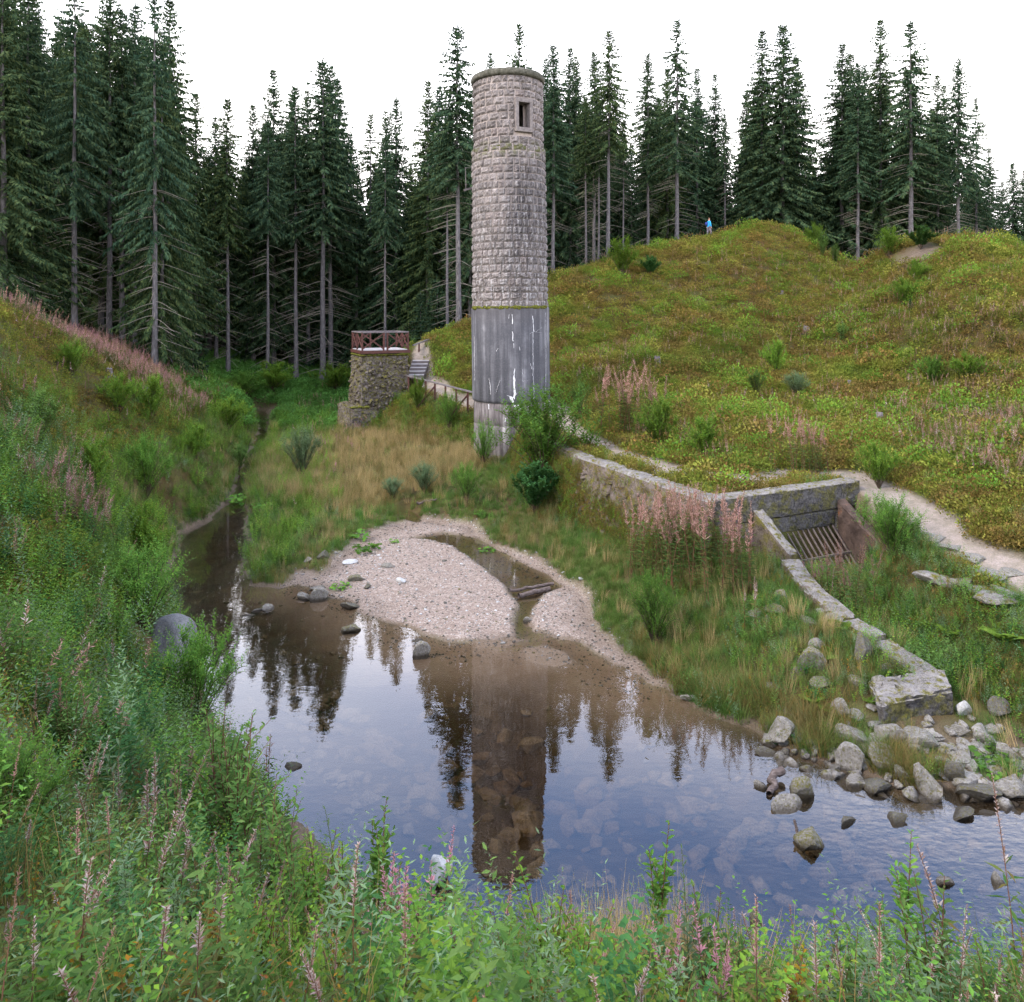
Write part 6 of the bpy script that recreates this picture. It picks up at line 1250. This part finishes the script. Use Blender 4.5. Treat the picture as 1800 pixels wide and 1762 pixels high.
SDG = [m_grass(7, 60, .42, .12, .008, 'sedge_brown', .9)[0], m_grass(8, 60, .38, .12, .008, 'grass_green', .8)[0]]
HRB = [m_herb(1)[0], m_herb(2, 7, .6, .25, .07, .4, 'leaf_sallow')[0], m_herb(3, 9, .45, .3, .05, .6, 'leaf_birch')[0], m_herb(4, 6, .55, .22, .08, .22, 'leaf_grey')[0], m_herb(5, 8, .4, .25, .06, .5, 'leaf_dark')[0]]
HRY = [m_herb(6, 5, .4, .2, .05, .5, 'leaf_yellow')[0], m_herb(7, 5, .5, .2, .04, .3, 'fire_leaf')[0]]
def join_fw(seed, mat, n, h, nsp=40, spl=.06, lean=.12):
    a, b, c = m_fireweed(seed, n, h, .3, mat, nsp, lean, spl); mb = MB()
    for me, mi in ((a, 0), (b, 1), (c, 2)):
        V = np.empty(len(me.vertices)*3, np.float32); me.vertices.foreach_get('co', V); V = V.reshape(-1, 3)
        lt = np.array([len(p.vertices) for p in me.polygons])
        for ln in set(lt.tolist()):
            Fs = np.array([list(p.vertices) for p in me.polygons if len(p.vertices) == ln]); mb.add(V, Fs, mi)
    return mb.mesh('fireweed', [G['stem_red'], G['fire_leaf'], G[mat]])
BIGH = [m_herb(11, 12, .95, .35, .085, .38, 'leaf_sallow', 28)[0], m_herb(12, 14, .8, .35, .07, .55, 'leaf_birch', 26)[0], m_herb(13, 12, 1.0, .3, .09, .24, 'leaf_grey', 30)[0], m_herb(14, 12, .85, .35, .075, .45, 'leaf_fresh', 26)[0], m_herb(15, 14, .8, .35, .08, .5, 'leaf_dark', 28)[0]]
FSC = [join_fw(31, 'fire_seed', 2, 1.0), join_fw(32, 'fire_white', 1, 1.1), join_fw(33, 'fire_seed', 3, .9, lean=.3)]
FNR = [join_fw(41, 'fire_white', 2, 1.15, 90, .032, .25), join_fw(42, 'fire_seed', 2, 1.0, 90, .028, .3)]
FPK = [join_fw(34, 'fire_pink', 3, 1.0), join_fw(35, 'fire_seed', 2, 1.0)]
def put(name, x, y, keep, protos, s0, s1, tilt=.12, sink=.02, far=0.):
    keep = keep & nofloor(x, y); x, y = x[keep], y[keep]; s = rng.uniform(s0, s1, len(x))*(1+far*np.clip(y-20, 0, 60)/40); geo_scatter(name, x, y, s, protos, tilt=tilt, sink=sink)
# bilberry and heather carpet on both hills
x, y, z, M_ = cand(90000, -60, 60, 17, 78, .8); hill = ((M_['s'] > .5) & (M_['sd'] > .3)) & (y < 76)
rust = fbm(x, y, 5.5, 91, 4)+.25*(fbm(x, y, 1.4, 92)-.5)
k = hill & dry(M_, z) & (rng.random(len(x)) < .9)
put('bilberry_carpet', x, y, k & ~((rust > .55) & (rng.random(len(x)) < .45)), BIL, .8, 1.5, .3, .03, .45)
put('rusty_heather', x, y, k & (rust > .55) & (rng.random(len(x)) < .45), BILB, .8, 1.4, .3, .03, .45)
x, y, z, M_ = cand(9000, -60, 60, 20, 76, .9); k = ((M_['s'] > .5) & (M_['sd'] > 1)) & dry(M_, z)
put('heather_mounds', x, y, k & (rng.random(len(x)) < .55), MND, 1.0, 2.1, .25, .05, .2)
x, y, z, M_ = cand(60000, -60, -6, 9, 56, 1.0); left = (M_['s'] < .5) & (M_['pd'] < -2.2) & (x < -8-.10*(y-10)) & (x < -6) & (z > .9)
gn = fbm(x, y, 3.2, 95)
put('left_bank_heather', x, y, left & dry(M_, z) & (gn > .36) & (rng.random(len(x)) < .9), BILB+BIL+BIL[:1], .7, 1.4, .3, .03, .4)
put('left_bank_herbs', x, y, left & dry(M_, z) & ((gn <= .44) | ((z < 2.0) & (gn < .5))) & (rng.random(len(x)) < .5), HRB[:3]+GRG[:2]+HRB[3:4], .6, 1.1, .15, .02, .3)
st2 = (M_['s'] < .5) & (M_['pd'] > -4) & (x < -7) & dry(M_, z); put('stream_bank_growth', x, y, st2 & (rng.random(len(x)) < .75), HRB[:3]+GRG+HRB[3:4]+BIGH[1:2], .6, 1.2, .2, .02, .2)
# grass
x, y, z, M_ = cand(90000, -17, 14, 12, 50, .7); shz = (x > 4.6) & (y < 15.2-.12*(x-5)) & (y > 12); lowm = (M_['s'] < .5) & (z < 2.2) & dry(M_, z) & (~shz | (rng.random(len(x)) < .22)); st_ = fbm(x, y, 3.0, 61)+.18*(fbm(x, y, .8, 62)-.5)
mead = np.clip(1-np.hypot((x+7.5)/7.5, (y-38)/9.5), 0, 1); mead2 = sstep(0, .35, mead)
strawp = np.clip(sstep(.42, .54, st_+mead2*.16)*mead2*1.1+.08, 0, 1); ins_lawn = sstep(3.2, 1.2, np.hypot((x-1.6)/1.25, (y-26)/1.9)) if False else (1-sstep(.8, 1.25, np.hypot((x-2.2)/2.9, (y-24.5)/5.2)))
u = rng.random(len(x))
put('straw_meadow_grass', x, y, lowm & (u < strawp*.62), GRS, .7, 1.15, .15, .02, .25)
put('short_green_grass', x, y, lowm & (u > strawp*.62) & (u < .62+.35*ins_lawn), GRG, .45, .95, .15, .02, .25)
put('low_herbs', x, y, lowm & (rng.random(len(x)) < .09) & (ins_lawn < .3), HRB+HRB[:2], .5, 1.0, .12, .02, .2)
x, y, z, M_ = cand(30000, -8, 14, 11, 24, 1.); shr = (M_['s'] < .5) & (M_['pd'] < -.08) & (M_['pd'] > -1.1) & (x > 3) & (z > .02) & (M_['gr'] < 0) & (x < 7.5)
put('brown_sedge', x, y, shr & (rng.random(len(x)) < .55), SDG, .8, 1.35, .25)
bank = (M_['s'] < .5) & (x > 4) & (y > 14.6) & (y < 22) & dry(M_, z)
put('bank_undergrowth', x, y, bank & (rng.random(len(x)) < .22), HRB+HRY+SDG, .5, 1.0, .2)
x, y, z, M_ = cand(30000, -8, 16, 12, 30, 1.); ch = (M_['s'] < .5) & (x > 7.4+.0*y) & (y > 15) & (x < 13) & dry(M_, z)
put('channel_herbs', x, y, ch & (rng.random(len(x)) < .5), HRB, .6, 1.3, .2)
x, y, z, M_ = cand(60000, -30, 16, 36, 52, 1.); emb = (M_['s'] > .06) & (M_['s'] < .985) & (M_['par'] < 8.3) & (M_['par'] > 1.5) & (x < 3)
put('embankment_growth', x, y, emb & (rng.random(len(x)) < .8), BIL+HRB[:3]+BILB[:1], .7, 1.5, .2)
x, y, z, M_ = cand(40000, -2, 9, 20, 38, 1.); emb = (M_['sd'] > -1.6) & (M_['sd'] < .5) & (x < 6)
put('wall_foot_growth', x, y, emb & (rng.random(len(x)) < np.where(y > 26, .75, .18)), HRB+BILB+SDG[:1], .6, 1.1, .2)
x, y, z, M_ = cand(60000, 9, 20, 12, 24, 1.); sl_ = (M_['s'] > .04) & (M_['sd'] < .7) & (M_['par'] > 9.3) & (M_['pth'] < .3)
put('channel_bank_growth', x, y, sl_ & (rng.random(len(x)) < .6), HRB+GRG+SDG[:1]+BILB[:1]+HRY[1:], .6, 1.1, .2)
NF = 5200; fu = rng.uniform(0, 4.999, NF); fk = fu.astype(int); PT = np.array(pts); A_, B_ = PT[fk], PT[fk+1]; fq_ = A_+(B_-A_)*(fu-fk)[:, None]; fd = unit(B_-A_); fn_ = np.stack([fd[:, 1], -fd[:, 0]], 1); fn_ *= -np.sign(fn_[:, :1]); fh = rng.random(NF)
kp = (rng.random(NF) < np.where(fu < 2.3, .8, np.where(fh < .62, .6, .10))); fo = .33+.62*(1-fh); X_ = fq_[:, 0]+fn_[:, 0]*fo; Y_ = fq_[:, 1]+fn_[:, 1]*fo
geo_scatter('wall_face_growth', X_[kp], Y_[kp], rng.uniform(.5, 1.0, kp.sum()), [BILB[0], BIL[0], HRB[2], SDG[0], BILB[1]], z=(.35+fh*2.1)[kp]-.02, tilt=.35)
# path verges and the grassy top behind the headwall
x, y, z, M_ = cand(50000, -8, 30, 12, 48, .8); vg = (M_['s'] > .5) & (M_['sd'] < 4.5) & (M_['pth'] < .15) & (M_['sd'] > .25)
put('verge_grass', x, y, vg & (rng.random(len(x)) < .55), GRG+GRS[:1]+GRG, .45, .9, .2, .02, .2)
put('verge_herbs', x, y, vg & (M_['sd'] > 1.8) & (rng.random(len(x)) < .12), HRB+HRY, .6, 1.2, .15)
# forest floor and clearing
x, y, z, M_ = cand(60000, -60, 10, 48, 92, 1.); cl = ((M_['s'] < .6) & (z > .35) & (x > -24-.25*(y-50)) & (x < -3))
put('clearing_ferns', x, y, cl & (rng.random(len(x)) < .75), FLR+FLR+HRB[:1], .8, 1.7, .2)
# dying fireweed on the slopes
x, y, z, M_ = cand(26000, -60, 60, 16, 66, .8); f1 = fbm(x, y, 6, 71)+.3*(fbm(x, y, 1.5, 72)-.5)
rgt = (M_['s'] > .5) & (M_['sd'] > 3) & dry(M_, z)
band = np.exp(-(((CX+x*F/y)-1620)/220)**2-(((HY+(CH-z)*F/y)-585)/32)**2)
px_ = CX+x*F/y; py__ = HY+(CH-z)*F/y
band2 = np.exp(-((px_-1420)/230)**2-((py__-490)/60)**2)*.35+np.exp(-((px_-1690)/110)**2-((py__-850)/90)**2)*.6+np.exp(-((px_-1720)/70)**2-((py__-412)/14)**2)
put('hillside_fireweed', x, y, rgt & (rng.random(len(x)) < .06+1.0*band+.7*band2+.35*(f1 > .62)), FSC, .65, 1.1, .12, .02, .1)
lf = (M_['s'] < .5) & (x < -8) & dry(M_, z) & (M_['pd'] < -2)
band3 = np.exp(-((px_-270)/170)**2-((py__-(560+.45*px_))/26)**2)+np.exp(-((px_-80)/130)**2-((py__-915)/55)**2)*1.1+np.exp(-((px_-370)/60)**2-((py__-730)/25)**2)
put('left_slope_fireweed', x, y, lf & (rng.random(len(x)) < .06+.75*band3), FSC+FPK, .8, 1.2, .2)
crest = np.exp(-((py__-(525+.52*px_))/20)**2)*(px_ < 310)
put('crest_fireweed', x, y, lf & (rng.random(len(x)) < .9*crest), FPK, .8, 1.15, .2)
# near bank thicket
n = 15000; y = 1.2+rng.random(n)*11; x = rng.uniform(-1, 1, n)*(y*.82+2.2); z, M_ = ground(x, y, True); M_ = {k_: np.ravel(v) for k_, v in M_.items()}; z = np.ravel(z)
near = dry(M_, z) & (M_['s'] < .5) & ((y < 10.5) | (x < -4)) & (M_['pd'] < -.25) & (y+np.abs(x)*.35 > 2.9)
near &= rng.random(n) < np.clip(.32+1.9*(fbm(x, y, .9, 201)-.28), .12, 1); u = rng.random(n); hz_ = np.clip((CH-1.15-z)/1.0, 0, 1)
put('thicket_herbs', x, y, near & (u < .20), HRB+HRB[:3], .55, 1.15, .15)
put('thicket_saplings', x, y, near & (u > .20) & (u < .26) & (y > 2.9), BIGH, .6, 1.1, .15)
put('thicket_grass', x, y, near & (u > .36) & (u < .60), GRG+GRS[2:]+GRG[:1], .7, 1.2, .2)
put('thicket_autumn_leaves', x, y, near & (u > .72) & (u < .81), HRY, .7, 1.1, .15)
put('thicket_fireweed', x, y, near & (u > .81) & (u < .86), FNR, .6, .9, .12)
n = 9000; y = 8+rng.random(n)*14; x = rng.uniform(-1, 1, n)*(y*.8+2); z, M_ = ground(x, y, True); M_ = {k_: np.ravel(v) for k_, v in M_.items()}; z = np.ravel(z)
lb_ = dry(M_, z) & (x < -3.5) & (M_['s'] < .5) & (M_['pd'] < -.2); u = rng.random(n)
put('bank_thicket', x, y, lb_ & (u < .42), HRB+BIGH, .7, 1.4, .15)
put('bank_fireweed', x, y, lb_ & (u > .45) & (u < .50), FSC, .8, 1.2, .2)
put('bank_grass', x, y, lb_ & (u > .50) & (u < .72), GRG+SDG, .9, 1.5, .2)
k = (np.abs(x*0) == 0)
# dry grass tuft at the bottom centre
xx_ = rng.normal(.95, .35, 90); yy_ = rng.normal(5.6, .25, 90); geo_scatter('dry_foreground_grass', xx_, yy_, rng.uniform(.9, 1.5, 90), GRS[:2])
# pebbles on the gravel bank
PB = []
for i in range(4): V, Fc = rock_geo(300+i, 1, .6, 4); mb = MB(); mb.add(V*.02, Fc); PB.append(mb.mesh('pebble', G[['rock', 'rock', 'rock_pale', 'rock_moss'][i] if i != 3 else 'rock_dark']))
n = 26000; x = rng.uniform(-8, 6, n); y = rng.uniform(15, 31, n); z, M_ = ground(x, y, True); M_ = {k_: np.ravel(v) for k_, v in M_.items()}; z = np.ravel(z); kk = (M_['gr'] > -.3) & (z > -.1) & (rng.random(n) < .8)
geo_scatter('pebbles', x[kk], y[kk], rng.lognormal(.0, .45, kk.sum()), PB, tilt=.4, sink=0)
# stumps and bare bits on the hills
ST = MB(); ST.tube([(0,0,-.1),(0,0,.12),(.01,0,.3),(.0,.02,.42)], [.24, .19, .17, .15], 10)
for a in range(5): aa = a*1.27; ST.tube([(0,0,.12),(.2*math.cos(aa),.2*math.sin(aa),.03),(.36*math.cos(aa),.36*math.sin(aa),-.08)], [.07,.06,.03], 5)
STm = ST.mesh('stump', G['timber_grey'])
for px, py, s, lb in [(1660,414,1.3,'weathered stump on the top of the right hill beside the sandy patch'),(1155,645,1.1,'pale split stump on the lower left of the heather slope'),(1418,590,1.2,'broad grey stump in the middle of the hillside'),(1545,745,.9,'low stump in the lower right heather'),(1493,680,.6,'small pale stump on the mid hillside'),(256,700,.9,'grey stump at the right end of the left crest'),(192,665,.8,'pale stump high on the left slope'),(338,715,.9,'reddish stump at the foot of the left crest'),(1375,520,.6,'small whitish stump under the hilltop'),(1328,1000,.0,'')]:
    if not s: continue
    x, y, g_ = ray_ground(px, py, 15); o = bpy.data.objects.new('tree_stump', STm); link(o); o.location = (x, y, g_+.05); o.scale = (s, s, s); o.rotation_euler = (0, 0, px); tag(o, lb, 'tree stump')
